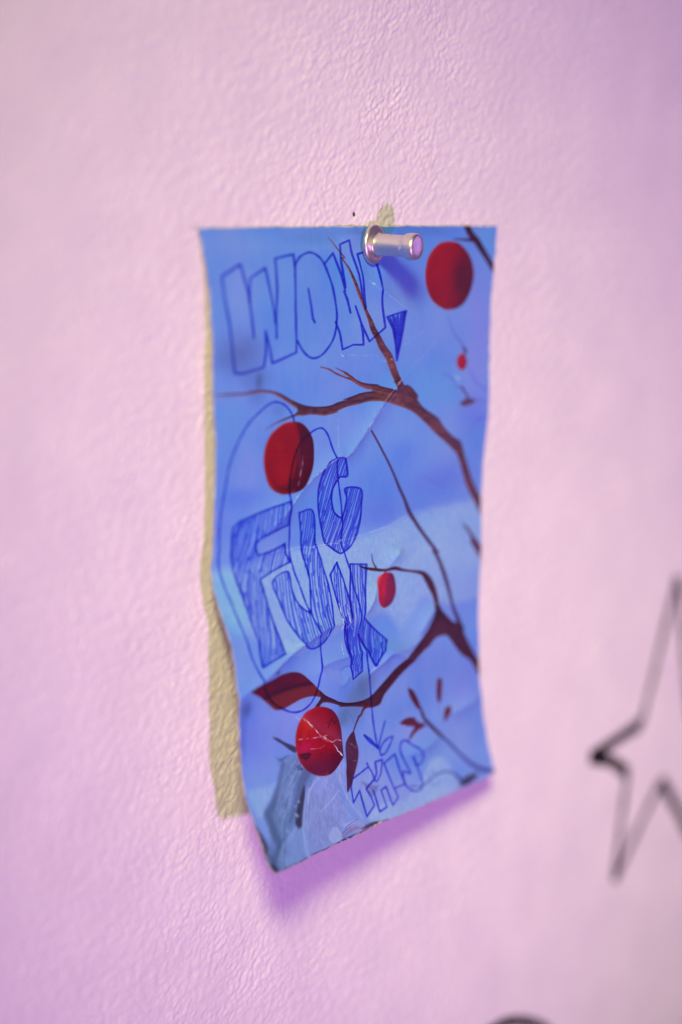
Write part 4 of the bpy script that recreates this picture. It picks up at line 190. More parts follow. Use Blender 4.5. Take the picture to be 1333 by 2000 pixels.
def paint():
    parts = []                                     # (name, label, mask, slices)
    n1 = noise2(TH, TW, (230, 150), 3, 3); n2 = noise2(TH, TW, (90, 130), 5, 2)
    yy = np.linspace(0, 1, TH, dtype=np.float32)[:, None]
    base = c3((96, 135, 220)) * np.ones((TH, TW, 3), np.float32)
    img[:] = base
    img[..., 0] += 0.045 * n1 + 0.035 * yy + 0.012 * n2; img[..., 1] += 0.020 * n1 + 0.012 * yy; img[..., 2] += 0.006 * n2 + 0.01 * yy
    # soft colour clouds of the painting
    for b in BLOB:
        cx, cy = b[0] / 1e4 * TW, b[1] / 1e4 * TH; rx, ry = b[2] * SCL * 1.1, b[3] * SCL
        x0, x1, y0, y1 = box(cx - 2.4 * max(rx, ry), cx + 2.4 * max(rx, ry), cy - 2.4 * max(rx, ry), cy + 2.4 * max(rx, ry))
        if x1 <= x0 or y1 <= y0: continue
        Y, X = np.mgrid[y0:y1, x0:x1].astype(np.float32); a = math.radians(b[4])
        dx, dy = X - cx, Y - cy; ex = (dx * math.cos(a) + dy * math.sin(a)) / rx; ey = (-dx * math.sin(a) + dy * math.cos(a)) / ry
        wob = n2[y0:y1, x0:x1] * 0.25
        m = np.exp(-np.maximum(ex * ex + ey * ey + wob, 0) ** 1.3)
        lay((slice(y0, y1), slice(x0, x1)), m, c3(b[5]), b[6])
    # dry-brush texture
    st = noise2(TH, TW, (60, 7), 11, 2)
    img[:] += (0.008 * st)[..., None]
    for l, col, al, so in LOWP:  # pale bands below the creases paint in light on tilted paper, besides artwork tones
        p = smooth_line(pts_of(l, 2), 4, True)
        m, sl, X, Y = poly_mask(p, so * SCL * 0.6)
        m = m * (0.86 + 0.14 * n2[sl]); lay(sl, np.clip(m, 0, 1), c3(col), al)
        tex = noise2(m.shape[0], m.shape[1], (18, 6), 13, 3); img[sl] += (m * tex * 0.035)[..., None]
    # pale brushed streaks in the petals
    r = np.random.RandomState(5)
    for k in range(260):
        x = r.uniform(.16, .52) * TW; y = r.uniform(.86, .985) * TH; L = r.uniform(20, 110); a = math.radians(r.uniform(50, 75))
        p = np.array([[x, y], [x + math.cos(a) * L * .5 + r.uniform(-6, 6), y - math.sin(a) * L * .5], [x + math.cos(a) * L, y - math.sin(a) * L]])
        m, sl = stroke_mask(p, r.uniform(1.2, 3.5), .8); v = r.rand() < .6
        lay(sl, m, c3((168, 182, 236)) if v else c3((84, 104, 168)), r.uniform(.08, .30))
    sp_ = pts_of(STALK, 2)
    for k in range(420):
        f = r.uniform(0, len(sp_) - 1.2); i = int(f); a = sp_[i] + (sp_[i + 1] - sp_[i]) * (f - i); tg = (sp_[i + 1] - sp_[i]) / np.hypot(*(sp_[i + 1] - sp_[i]))
        nm = np.array([-tg[1], tg[0]]); wd_ = 62 * SCL * .24 * (1.1 + .5 * f / len(sp_)); a = a + nm * r.uniform(-1, 1) * wd_; L = r.uniform(14, 70)
        p = np.array([a, a + tg * L * .5 + nm * r.uniform(-3, 3), a + tg * L]); m, sl = stroke_mask(p, r.uniform(2, 9), r.uniform(1, 2.5))
        c_ = [(58, 78, 120), (78, 104, 152), (112, 142, 200), (146, 170, 222), (92, 120, 170), (50, 60, 96)][r.randint(6)]; lay(sl, m, c3(c_), r.uniform(.12, .5))
    for l, col, al, so in LOWS:
        p = smooth_line(pts_of(l, 3)); m, sl = stroke_mask(p, None, so * SCL * .6); lay(sl, m, c3(col), al)
    cols = dict(br1=((122, 66, 68), (58, 28, 44)), br2=((122, 62, 60), (62, 28, 46)), br3=((74, 48, 84), (48, 34, 78)),
                br4=((92, 40, 70), (62, 28, 58)), br5=((78, 30, 48), (42, 14, 30)), br6=((92, 24, 42), (66, 20, 34)),
                br7=((64, 36, 70), (46, 32, 70)), br8=((56, 72, 160), (38, 48, 128)), leaf1=((96, 16, 34), (72, 14, 40)),
                leaf2=((78, 22, 48), (54, 18, 40)), bud=((92, 60, 72), (70, 40, 60)), bud2=((98, 24, 44), (70, 22, 40)))
    grain = noise2(TH, TW, (10, 26), 21, 3)
    for kind, name, ck, l in BR:
        hi, lo = cols[ck]
        if kind == 'poly':
            p = pts_of(l, 2); p = smooth_line(p, 3, True); m, sl, X, Y = poly_mask(p, 2.0)
        else:
            p = smooth_line(pts_of(l, 3)); p[:, 2] = np.maximum(p[:, 2], 1.5); m, sl = stroke_mask(p, None, 1.8)
        if m.size == 0: continue
        # painted light upper side and dark underside of the bark
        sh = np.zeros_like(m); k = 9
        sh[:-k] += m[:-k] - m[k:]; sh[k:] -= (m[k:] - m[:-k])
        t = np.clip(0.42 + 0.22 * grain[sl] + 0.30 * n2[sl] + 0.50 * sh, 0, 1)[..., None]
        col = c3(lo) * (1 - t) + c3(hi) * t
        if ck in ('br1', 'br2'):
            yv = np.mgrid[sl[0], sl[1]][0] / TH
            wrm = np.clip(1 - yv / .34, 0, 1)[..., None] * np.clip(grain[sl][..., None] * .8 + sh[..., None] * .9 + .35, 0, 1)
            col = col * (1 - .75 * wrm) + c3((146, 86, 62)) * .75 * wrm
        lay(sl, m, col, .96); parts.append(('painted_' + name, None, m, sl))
        if ck == 'leaf1':
            q = smooth_line(pts_of(l, 2), 3, True); cx, cy = q[:, 0].mean(), q[:, 1].mean()
            Y, X = np.mgrid[sl[0], sl[1]].astype(np.float32)
            low = np.clip((Y - (cy - 6 - 0.00045 * (X - cx) ** 2 * -1)) / 10 + .5, 0, 1) * m
            lay(sl, low, c3((108, 36, 46)), .85)
            vein = np.exp(-((Y - (cy - 10 + 0.0005 * (X - cx) ** 2)) / 11) ** 2) * m; lay(sl, vein, c3((52, 16, 44)), .8)
    # fruits
    for i, l in enumerate(FR):
        p = smooth_line(pts_of(l, 2), 6, True); m, sl, X, Y = poly_mask(p, 2.0)
        cx, cy = (p[:, 0].min() + p[:, 0].max()) / 2, (p[:, 1].min() + p[:, 1].max()) / 2
        rx, ry = np.ptp(p[:, 0]) / 2, np.ptp(p[:, 1]) / 2
        ex, ey = (X - cx) / rx, (Y - cy) / ry; rr = np.hypot(ex, ey); nz = n2[sl]; g = grain[sl]
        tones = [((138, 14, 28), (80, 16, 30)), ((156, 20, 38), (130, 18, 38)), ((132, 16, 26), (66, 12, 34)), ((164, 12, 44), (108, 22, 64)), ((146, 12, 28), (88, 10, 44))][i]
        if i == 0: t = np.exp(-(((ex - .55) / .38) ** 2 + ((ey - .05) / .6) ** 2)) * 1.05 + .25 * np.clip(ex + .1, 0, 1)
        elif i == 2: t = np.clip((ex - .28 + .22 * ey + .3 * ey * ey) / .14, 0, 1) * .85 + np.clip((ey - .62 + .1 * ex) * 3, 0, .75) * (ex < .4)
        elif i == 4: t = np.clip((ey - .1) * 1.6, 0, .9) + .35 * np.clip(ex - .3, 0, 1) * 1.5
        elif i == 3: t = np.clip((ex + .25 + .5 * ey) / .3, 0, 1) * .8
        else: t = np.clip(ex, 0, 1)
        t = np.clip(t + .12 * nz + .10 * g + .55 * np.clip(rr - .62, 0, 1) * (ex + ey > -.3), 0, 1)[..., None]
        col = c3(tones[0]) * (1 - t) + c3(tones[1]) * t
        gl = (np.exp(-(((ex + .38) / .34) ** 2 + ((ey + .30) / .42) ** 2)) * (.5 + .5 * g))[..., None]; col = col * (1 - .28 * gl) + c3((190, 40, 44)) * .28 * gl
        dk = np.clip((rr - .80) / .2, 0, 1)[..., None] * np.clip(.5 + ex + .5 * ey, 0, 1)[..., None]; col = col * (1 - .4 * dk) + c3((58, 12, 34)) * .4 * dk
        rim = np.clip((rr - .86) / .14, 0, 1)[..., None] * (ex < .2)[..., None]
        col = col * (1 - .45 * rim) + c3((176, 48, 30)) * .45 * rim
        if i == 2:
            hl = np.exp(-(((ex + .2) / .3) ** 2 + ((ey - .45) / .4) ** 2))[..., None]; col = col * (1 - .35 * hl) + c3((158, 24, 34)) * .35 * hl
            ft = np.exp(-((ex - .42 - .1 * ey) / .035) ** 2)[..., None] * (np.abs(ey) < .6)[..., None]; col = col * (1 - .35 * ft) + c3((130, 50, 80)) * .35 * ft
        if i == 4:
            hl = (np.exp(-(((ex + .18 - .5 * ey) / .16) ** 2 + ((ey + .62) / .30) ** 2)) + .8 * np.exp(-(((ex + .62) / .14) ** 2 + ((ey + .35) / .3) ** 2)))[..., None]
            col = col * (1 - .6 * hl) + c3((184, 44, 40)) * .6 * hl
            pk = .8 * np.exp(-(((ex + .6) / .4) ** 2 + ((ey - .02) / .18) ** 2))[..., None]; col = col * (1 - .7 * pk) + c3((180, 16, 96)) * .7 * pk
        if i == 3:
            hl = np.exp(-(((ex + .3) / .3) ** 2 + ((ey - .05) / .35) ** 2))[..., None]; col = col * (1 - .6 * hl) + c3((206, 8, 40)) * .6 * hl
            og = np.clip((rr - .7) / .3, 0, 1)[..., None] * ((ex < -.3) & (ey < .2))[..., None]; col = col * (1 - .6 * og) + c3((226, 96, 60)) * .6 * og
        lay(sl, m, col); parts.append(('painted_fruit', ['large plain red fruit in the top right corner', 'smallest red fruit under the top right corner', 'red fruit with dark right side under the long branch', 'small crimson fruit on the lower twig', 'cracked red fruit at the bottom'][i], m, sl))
        r2 = np.random.RandomState(40 + i)
        if i in (2, 4):
            for k in range(26 if i == 2 else 40):
                px_, py_ = (cx + r2.uniform(-.55, .55) * rx, cy + r2.uniform(-.6, -.2 if i == 2 else .7) * ry); s = r2.uniform(1.2, 3.2) * (2 if k < 3 else 1)
                mm, s2 = stroke_mask(np.array([[px_, py_], [px_ + s, py_ + .4 * s]]), s, 1.0); lay(s2, mm, c3((44, 8, 26)), r2.uniform(.3, .9))
        if i == 4:
            for a, b, c_ in (((-.88, .16), (-.42, .27), 9), ((-.82, .24), (-.5, .33), 12), ((-.7, .3), (-.6, .36), 8), ((-.75, .17), (-.45, .22), 6)):
                mm, s2 = stroke_mask(np.array([[cx + a[0] * rx, cy + a[1] * ry], [cx + b[0] * rx, cy + b[1] * ry]]), c_, 3.0); lay(s2, mm, c3((34, 8, 24)), .75)
            mm, s2 = stroke_mask(np.array([[cx + .42 * rx, cy - .3 * ry], [cx + .5 * rx, cy - .42 * ry], [cx + .62 * rx, cy - .52 * ry], [cx + .72 * rx, cy - .36 * ry], [cx + .8 * rx, cy - .42 * ry]]), 7, 2.0); lay(s2, mm, c3((50, 8, 34)), .8)
        if i == 3:
            mm, s2 = stroke_mask(np.array([[cx, cy - ry * 1.08], [cx - 2, cy - ry * .9]]), 4, 1.2); lay(s2, mm, c3((60, 20, 40)), .9)
    # ballpoint: hatching then outlines, multiplied over the print
    INKT = (0.30, 0.36, 0.88)
    r = np.random.RandomState(23)
    for l, sp, lean in HATCH:
        p = pts_of(l, 2); pm, sl, X, Y = poly_mask(p, 1.2, 2.0); M = np.zeros_like(pm)
        x0, y0 = sl[1].start, sl[0].start; hgt = pm.shape[0]; x = p[:, 0].min() - hgt * lean; sp_ = sp * SCL
        while x < p[:, 0].max() + 20:
            y = p[:, 1].min() - 5
            while y < p[:, 1].max() + 5:
                L = r.uniform(60, 190); j = r.uniform(-4, 4); yb = y + L; ln = lean + r.uniform(-.035, .035)
                xa = x + (p[:, 1].max() - y) * lean + j; xb = xa - L * ln
                q = np.array([[xa, y + r.uniform(-14, 6)], [(xa + xb) / 2 + r.uniform(-1.5, 1.5), (y + yb) / 2], [xb, yb]])
                mm, s2 = stroke_mask(q, r.uniform(4.2, 7.2), 1.2)
                a0, a1 = max(s2[0].start, sl[0].start), min(s2[0].stop, sl[0].stop); b0, b1 = max(s2[1].start, sl[1].start), min(s2[1].stop, sl[1].stop)
                if a1 > a0 and b1 > b0:
                    t = M[a0 - y0:a1 - y0, b0 - x0:b1 - x0]
                    np.maximum(t, mm[a0 - s2[0].start:a1 - s2[0].start, b0 - s2[1].start:b1 - s2[1].start] * r.uniform(.8, 1), out=t)
                y = yb - r.uniform(8, 24)
            x += sp_ * r.uniform(.85, 1.55)
        M *= pm; mul(sl, M, INKT, .93); mul(sl, pm, (.92, .94, .99), .6)
    wob = noise2(TH, TW, 160, 31, 2)
    for k, l in enumerate(INK):
        p = pts_of(l, 2)
        if k in SMOOTH_INK: p = smooth_line(p, 8)
        else:                                      # hand-drawn wobble
            q = [p[0]]
            for a, b in zip(p[:-1], p[1:]):
                n = max(2, int(np.hypot(*(b - a)) / 26))
                for s in range(1, n + 1): q.append(a + (b - a) * s / n)
            p = np.array(q)
        ix = np.clip(p[:, 0].astype(int), 0, TW - 1); iy = np.clip(p[:, 1].astype(int), 0, TH - 1)
        p = p + np.stack([wob[iy, ix], wob[(iy + 400) % TH, ix]], -1) * 1.6
        wd = (10.5 if k < 11 else 9.0 if k < 18 else 9.0 if k < 19 else 9.4) * (1 + .14 * np.sin(np.arange(len(p)) * .7 + k))
        m, sl = stroke_mask(np.concatenate([p, wd[:, None]], 1), None, 1.1)
        skip = 0.92 + .10 * grain[sl]
        mul(sl, np.clip(m * skip, 0, 1), (0.20, 0.27, 0.84), 1.0)
    for l, lab in zip(LET, LETL):
        m, sl, X, Y = poly_mask(pts_of(l, 2), 1.0, 4.0); parts.append(('ink_letter', lab, m, sl))
    # scuffed white cracks along the folds
    r = np.random.RandomState(77)
    for l, al, wd in CRK:
        p = smooth_line(pts_of(l, 2), 4); q = [p[0]]
        for a, b in zip(p[:-1], p[1:]):
            n = max(1, int(np.hypot(*(b - a)) / 8))
            for s in range(1, n + 1): q.append(a + (b - a) * s / n + r.normal(0, 1.3, 2))
        q = np.array(q)
        for a, b in zip(q[:-1], q[1:]):
            if r.rand() < .16: continue
            m, sl = stroke_mask(np.array([a, b]), wd * r.uniform(1.2, 4.2), 1.0); lay(sl, m, c3((215, 216, 248)), min(1, al * r.uniform(.35, 1.25)))
            if r.rand() < .10:
                t = r.uniform(0, 6.28); L = r.uniform(6, 26)
                m, sl = stroke_mask(np.array([a, a + L * np.array([math.cos(t), math.sin(t)])]), 1.3, .7); lay(sl, m, c3((205, 208, 244)), al * .3)
    for k in range(240):                           # specks and fine scratches
        x, y = r.rand() * TW, r.rand() * TH; t = r.uniform(0, 3.14); L = r.uniform(.5, 2.5) if k % 3 else r.uniform(6, 34)
        m, sl = stroke_mask(np.array([[x, y], [x + L * math.cos(t), y + L * math.sin(t)]]), r.uniform(1, 2.4) if k % 3 else 1.2, .8)
        lay(sl, m, c3((190, 200, 240) if r.rand() < .7 else (50, 60, 120)), r.uniform(.15, .5))
    # bare paper along the worn rim
    Y, X = np.mgrid[0:TH, 0:TW].astype(np.float32)
    e = np.minimum(np.minimum(X, TW - 1 - X), np.minimum(Y, TH - 1 - Y)) + 3.0 * noise2(TH, TW, 14, 51, 3)
    m = np.clip((2.2 - e) / 2, 0, 1); a = (m * .65)[..., None]; img[:] = img * (1 - a) + c3((196, 190, 214)) * a
    np.clip(img, 0.01, 1, out=img)
    return parts

PARTS = paint()

# ------------------------------------------------------------------ materials
def new_mat(name):
    m = bpy.data.materials.new(name); m.use_nodes = True; nt = m.node_tree
    return m, nt, nt.nodes['Principled BSDF']
def srgb_lin(c): c = np.asarray(c, float); return np.where(c <= .04045, c / 12.92, ((c + .055) / 1.055) ** 2.4)
def lin_srgb(c): return np.where(c <= .0031308, c * 12.92, 1.055 * np.maximum(c, 1e-6) ** (1 / 2.4) - .055)

GAIN = np.array([1.02,1.24,1.22])                      # display colour -> reflectance under this room's light
alb = srgb_lin(img) * GAIN
alb = np.clip(alb, 0.004, 0.85)
tex = bpy.data.images.new('card_print', TW, TH, alpha=False, float_buffer=False)
px = np.ones((TH, TW, 4), np.float32); px[..., :3] = lin_srgb(alb)[::-1]
tex.pixels.foreach_set(px.ravel()); tex.pack()
mprint, nt, bs = new_mat('printed_paper')
ti = nt.nodes.new('ShaderNodeTexImage'); ti.image = tex; ti.interpolation = 'Cubic'; ti.extension = 'EXTEND'
nt.links.new(ti.outputs[0], bs.inputs['Base Color'])
bs.inputs['Roughness'].default_value = 0.46; bs.inputs['Specular IOR Level'].default_value = 0.22
tc = nt.nodes.new('ShaderNodeTexCoord'); nz = nt.nodes.new('ShaderNodeTexNoise'); nz.inputs['Scale'].default_value = 900; nz.inputs['Detail'].default_value = 4
bp = nt.nodes.new('ShaderNodeBump'); bp.inputs['Strength'].default_value = 0.25; bp.inputs['Distance'].default_value = 0.00008
nt.links.new(tc.outputs['Object'], nz.inputs['Vector']); nt.links.new(nz.outputs['Fac'], bp.inputs['Height']); nt.links.new(bp.outputs[0], bs.inputs['Normal'])
mr = nt.nodes.new('ShaderNodeMapRange'); mr.inputs['To Min'].default_value = .32; mr.inputs['To Max'].default_value = .52
nt.links.new(nz.outputs['Fac'], mr.inputs['Value']); nt.links.new(mr.outputs[0], bs.inputs['Roughness'])

mback, nt, bs = new_mat('paper_core')
nz = nt.nodes.new('ShaderNodeTexNoise'); nz.inputs['Scale'].default_value = 260; nz.inputs['Detail'].default_value = 6
cr = nt.nodes.new('ShaderNodeValToRGB'); cr.color_ramp.elements[0].position = .35; cr.color_ramp.elements[1].position = .62
cr.color_ramp.elements[0].color = (.30, .17, .14, 1); cr.color_ramp.elements[1].color = (.62, .52, .50, 1)
tc = nt.nodes.new('ShaderNodeTexCoord'); nt.links.new(tc.outputs['Object'], nz.inputs['Vector'])
nt.links.new(nz.outputs['Fac'], cr.inputs[0]); nt.links.new(cr.outputs[0], bs.inputs['Base Color']); bs.inputs['Roughness'].default_value = .85

mwall, nt, bs = new_mat('wall_paint')
nzc = nt.nodes.new('ShaderNodeTexNoise'); nzc.inputs['Scale'].default_value = 55; nzc.inputs['Detail'].default_value = 6
tc = nt.nodes.new('ShaderNodeTexCoord'); nt.links.new(tc.outputs['Object'], nzc.inputs['Vector'])
def ramp2(a, b):
    r_ = nt.nodes.new('ShaderNodeValToRGB'); r_.color_ramp.elements[0].position = .3; r_.color_ramp.elements[1].position = .7
    r_.color_ramp.elements[0].color = a + (1,); r_.color_ramp.elements[1].color = b + (1,)
    nt.links.new(nzc.outputs['Fac'], r_.inputs[0]); return r_
ra = ramp2((.78,.705,.84), (.84,.765,.88))
nt.links.new(ra.outputs[0], bs.inputs['Base Color'])
bs.inputs['Roughness'].default_value = .68; bs.inputs['Specular IOR Level'].default_value = .2
nzf = nt.nodes.new('ShaderNodeTexNoise'); nzf.inputs['Scale'].default_value = 1300; nzf.inputs['Detail'].default_value = 3
bp = nt.nodes.new('ShaderNodeBump'); bp.inputs['Strength'].default_value = .3; bp.inputs['Distance'].default_value = .00006
nt.links.new(tc.outputs['Object'], nzf.inputs['Vector']); nt.links.new(nzf.outputs['Fac'], bp.inputs['Height']); nt.links.new(bp.outputs[0], bs.inputs['Normal'])

mmark, nt, bs = new_mat('black_marker')
nz = nt.nodes.new('ShaderNodeTexNoise'); nz.inputs['Scale'].default_value = 400
cr = nt.nodes.new('ShaderNodeValToRGB'); cr.color_ramp.elements[0].color = (.005, .003, .006, 1); cr.color_ramp.elements[1].color = (.016, .010, .018, 1)
nt.links.new(nz.outputs['Fac'], cr.inputs[0]); nt.links.new(cr.outputs[0], bs.inputs['Base Color']); bs.inputs['Roughness'].default_value = .75; bs.inputs['Specular IOR Level'].default_value = .15

mal, nt, bs = new_mat('brushed_aluminium')
bs.inputs['Metallic'].default_value = 1; bs.inputs['Base Color'].default_value = (.74, .69, .67, 1); bs.inputs['Roughness'].default_value = .4
tc = nt.nodes.new('ShaderNodeTexCoord'); nz = nt.nodes.new('ShaderNodeTexNoise'); nz.inputs['Scale'].default_value = 1; nz.inputs['Detail'].default_value = 8
mp = nt.nodes.new('ShaderNodeMapping'); mp.inputs['Scale'].default_value = (700, 700, 2600)
nt.links.new(tc.outputs['Object'], mp.inputs[0]); nt.links.new(mp.outputs[0], nz.inputs['Vector'])
mr = nt.nodes.new('ShaderNodeMapRange'); mr.inputs['To Min'].default_value = .30; mr.inputs['To Max'].default_value = .50
nt.links.new(nz.outputs['Fac'], mr.inputs['Value']); nt.links.new(mr.outputs[0], bs.inputs['Roughness'])
bp = nt.nodes.new('ShaderNodeBump'); bp.inputs['Strength'].default_value = .35; bp.inputs['Distance'].default_value = .00005
nt.links.new(nz.outputs['Fac'], bp.inputs['Height']); nt.links.new(bp.outputs[0], bs.inputs['Normal'])

# ------------------------------------------------------------------ the wall: real orange-peel relief
STEP = 0.5
gx = np.arange(-200, 240.01, STEP); gz = np.arange(-235, 190.01, STEP)
nx_, nz_ = len(gx), len(gz)
fx = np.fft.fftfreq(nx_, STEP)[:, None]; fz = np.fft.fftfreq(nz_, STEP)[None]; fr = np.hypot(fx, fz)
def band(wl, bw, seed):
    r = np.random.RandomState(seed); W = np.fft.fft2(r.randn(nx_, nz_))
    f0 = 1 / wl; G = np.exp(-((np.log(fr + 1e-9) - math.log(f0)) / bw) ** 2); n = np.real(np.fft.ifft2(W * G)); return n / n.std()
b1 = band(2.3, .52, 1); b2 = band(5.0, .55, 2); b3 = band(30, .6, 3); b4 = band(1.5, .35, 4)
mod = np.clip(1 + .3 * band(26, .5, 9), .25, 2.0)
H = 1.0 * ((0.094 * np.tanh(b1 * .7) + 0.026 * b4) * mod + 0.042 * b2 + .025 * b3)
XX, ZZ = np.meshgrid(gx, gz, indexing='ij')
hd = np.hypot((XX - HOLE[0]) / .62, (ZZ - HOLE[1]) / .8)   # an old pin hole
H += -.25 * np.exp(-hd ** 2)
def hgt(x, z):
    i = np.clip(np.round((np.asarray(x) - gx[0]) / STEP).astype(int), 0, nx_ - 1); k = np.clip(np.round((np.asarray(z) - gz[0]) / STEP).astype(int), 0, nz_ - 1)
    return H[i, k]
ex = np.concatenate([[-1500, -900, -500, -300, -230], gx, [270, 340, 500, 900, 1800]]); ez = np.concatenate([[-1500, -900, -500, -320, -265], gz, [220, 280, 450, 900, 1500]])
HH = np.zeros((len(ex), len(ez))); HH[5:-5, 5:-5] = H
X2, Z2 = np.meshgrid(ex, ez, indexing='ij')
V = np.stack([X2.ravel(), -HH.ravel(), Z2.ravel()], -1)
nj = len(ez); I, J = np.meshgrid(np.arange(len(ex) - 1), np.arange(nj - 1), indexing='ij'); a = (I * nj + J).ravel()
Q = np.stack([a, a + nj, a + nj + 1, a + 1], -1)
dHx = np.gradient(HH, ex, axis=0); dHz = np.gradient(HH, ez, axis=1)
N = np.stack([-dHx.ravel(), -np.ones(HH.size), -dHz.ravel()], -1); N /= np.linalg.norm(N, axis=1)[:, None]
wall, _ = mesh_from('wall', V, Q, mwall, normals=N); tag(wall, kind='structure')

# ------------------------------------------------------------------ the card
NU, NV = 25, 81
G = np.array(GRID, float).reshape(NU, NV, 3) / 100
MU, MV = 241, 481
S = catmull(G, MU); S = catmull(S.transpose(1, 0, 2), MV).transpose(1, 0, 2)       # (MU, MV, 3)
U, Vv = np.meshgrid(np.linspace(0, 1, MU), np.linspace(0, 1, MV), indexing='ij')
DY = np.zeros((MU, MV))
for l, amp, wd in WRK:                                      # folds and dents pressed into the paper
    p = np.array(l, float).reshape(-1, 2) / 1e4; p = smooth_line(p, 5); ux, vy = U * 585, Vv * 1260; D = np.full(U.shape, 1e9); T = np.zeros(U.shape); n = len(p)
    for k in range(n - 1):
        a_, b_ = p[k] * (585, 1260), p[k + 1] * (585, 1260); dd, t = seg_dist(ux, vy, a_, b_); up = dd < D; D[up] = dd[up]; T[up] = ((k + t) / (n - 1))[up]
    DY += amp * (np.exp(-(D / wd)) * .8 + np.exp(-(D / (wd * 3.2)) ** 2) * .6) * np.sin(np.pi * np.clip(T * .9 + .05, 0, 1)) ** .5
def grid_noise(cu, cv, seed, o=2): return noise2(MU, MV, (cu, cv), seed, o)
DY *= 3.0
DY += .20 * grid_noise(38, 42, 61, 2) * np.clip(Vv * 1.6, .25, 1) + .55 * grid_noise(95, 80, 62) * np.sin(np.pi * Vv) 
edge_damp = np.clip(Vv / .04, 0, 1)
S[..., 1] -= DY * edge_damp
# the pin presses a shallow dent and puckers the paper round it
pr_ = np.hypot(S[..., 0] - PINB[0], (S[..., 2] - PINB[2])); pa_ = np.arctan2(S[..., 2] - PINB[2], S[..., 0] - PINB[0])
S[..., 1] += .45 * np.exp(-(pr_ / 6.0) ** 2) - .38 * np.exp(-((pr_ - 9.5) / 4.0) ** 2) * (1 + .5 * np.sin(pa_ * 5 + .6))
# worn, slightly uneven cut
for sl_, ax_, amp_ in (((0, slice(None)), 0, .16), ((-1, slice(None)), 0, .16), ((slice(None), 0), 2, .10), ((slice(None), -1), 2, .20)):
    n_e = grid_noise(6, 6, 90 + amp_.__hash__() % 7, 3)[sl_]; S[sl_ + (ax_,)] += amp_ * n_e
# wall clearance
S[..., 1] = np.minimum(S[..., 1], -hgt(S[..., 0], S[..., 2]) - .42)
# tiny nicks on the lower rim
nick = np.abs(grid_noise(5, 400, 71, 3)[:, 0]); S[:, -1, 2] += .45 * nick * (U[:, -1] > .3) * (U[:, -1] < .62)
Tu = np.gradient(S, axis=0); Tv = np.gradient(S, axis=1); NN = np.cross(Tv, Tu); NN /= np.linalg.norm(NN, axis=-1)[..., None]
if NN[..., 1].mean() > 0: NN = -NN
SV = S.reshape(-1, 3); SN = NN.reshape(-1, 3)
UVc = np.stack([U.ravel(), 1 - Vv.ravel()], -1)
I, J = np.meshgrid(np.arange(MU - 1), np.arange(MV - 1), indexing='ij'); a = (I * MV + J).ravel()
SQ = np.stack([a, a + 1, a + MV + 1, a + MV], -1)
e1 = SV[SQ[0, 1]] - SV[SQ[0, 0]]; e2 = SV[SQ[0, 3]] - SV[SQ[0, 0]]
if np.dot(np.cross(e1, e2), SN[SQ[0, 0]]) < 0: SQ = SQ[:, ::-1]
fcx = (((I.ravel() + .5) / (MU - 1)) * TW).astype(int); fcy = (((J.ravel() + .5) / (MV - 1)) * TH).astype(int)
lab = -np.ones(len(SQ), int)
for k, (nm, lb, m, sl) in enumerate(PARTS):
    y0, x0 = sl[0].start, sl[1].start
    ok = (fcy >= y0) & (fcy < sl[0].stop) & (fcx >= x0) & (fcx < sl[1].stop); idx = np.nonzero(ok)[0]
    if len(idx): lab[idx[m[fcy[idx] - y0, fcx[idx] - x0] > .5]] = k
# split every printed figure into its connected pieces; crumbs go back to the sheet
GL = lab.reshape(MU - 1, MV - 1).copy(); lab2 = -np.ones_like(GL); PIECES = []; seen = np.zeros_like(GL, bool)
for i0, j0 in zip(*np.nonzero(GL >= 0)):
    if seen[i0, j0]: continue
    k = GL[i0, j0]; st = [(i0, j0)]; seen[i0, j0] = True; comp = []
    while st:
        i, j = st.pop(); comp.append((i, j))
        for u_, v_ in ((i + 1, j), (i - 1, j), (i, j + 1), (i, j - 1)):
            if 0 <= u_ < MU - 1 and 0 <= v_ < MV - 1 and not seen[u_, v_] and GL[u_, v_] == k: seen[u_, v_] = True; st.append((u_, v_))
    if len(comp) >= 24:
        c_ = np.array(comp); lab2[c_[:, 0], c_[:, 1]] = len(PIECES); PIECES.append((k, len(comp)))
lab = lab2.ravel()
big = {}
for n_, (k, sz) in enumerate(PIECES):
    if k not in big or sz > PIECES[big[k]][1]: big[k] = n_
card = bpy.data.objects.new('art_card', None); C.objects.link(card); card.empty_display_size = .01
card.location = Vector(PINB) * MM
tag(card, 'wrinkled blue printed picture of red fruit with pen lettering, pinned to the wall', 'art card')
def reparent(o): o.parent = card; o.matrix_parent_inverse.identity(); o.location = -card.location
o, _ = mesh_from('printed_sheet', SV, SQ[lab < 0], mprint, uv=UVc, normals=SN); reparent(o)
for n_, (k, sz) in enumerate(PIECES):
    nm, lb = PARTS[k][:2]
    o, _ = mesh_from(nm, SV, SQ[lab == n_], mprint, uv=UVc, normals=SN); reparent(o)
    if lb and big[k] == n_: o['label'] = lb
TH_P = 0.34                                                 # paper thickness, mm
BV = SV - SN * TH_P
o, _ = mesh_from('paper_back', BV, SQ[:, ::-1], mback, normals=-SN); reparent(o)
rim = [i * MV for i in range(MU)] + [(MU - 1) * MV + j for j in range(1, MV)] + [i * MV + MV - 1 for i in range(MU - 2, -1, -1)] + [j for j in range(MV - 2, 0, -1)]
rim = np.array(rim); nr = len(rim); cen = SV.mean(0)
outw = SV[rim] - SV[np.roll(rim, 1)]; outw = np.cross(outw, SN[rim]); outw /= np.linalg.norm(outw, axis=1)[:, None] + 1e-9
if np.mean(np.sum(outw * (SV[rim] - cen), 1)) < 0: outw = -outw
mid = (SV[rim] + BV[rim]) / 2 + outw * .10
EV = np.concatenate([SV[rim], mid, BV[rim]]); k = np.arange(nr); k2 = (k + 1) % nr
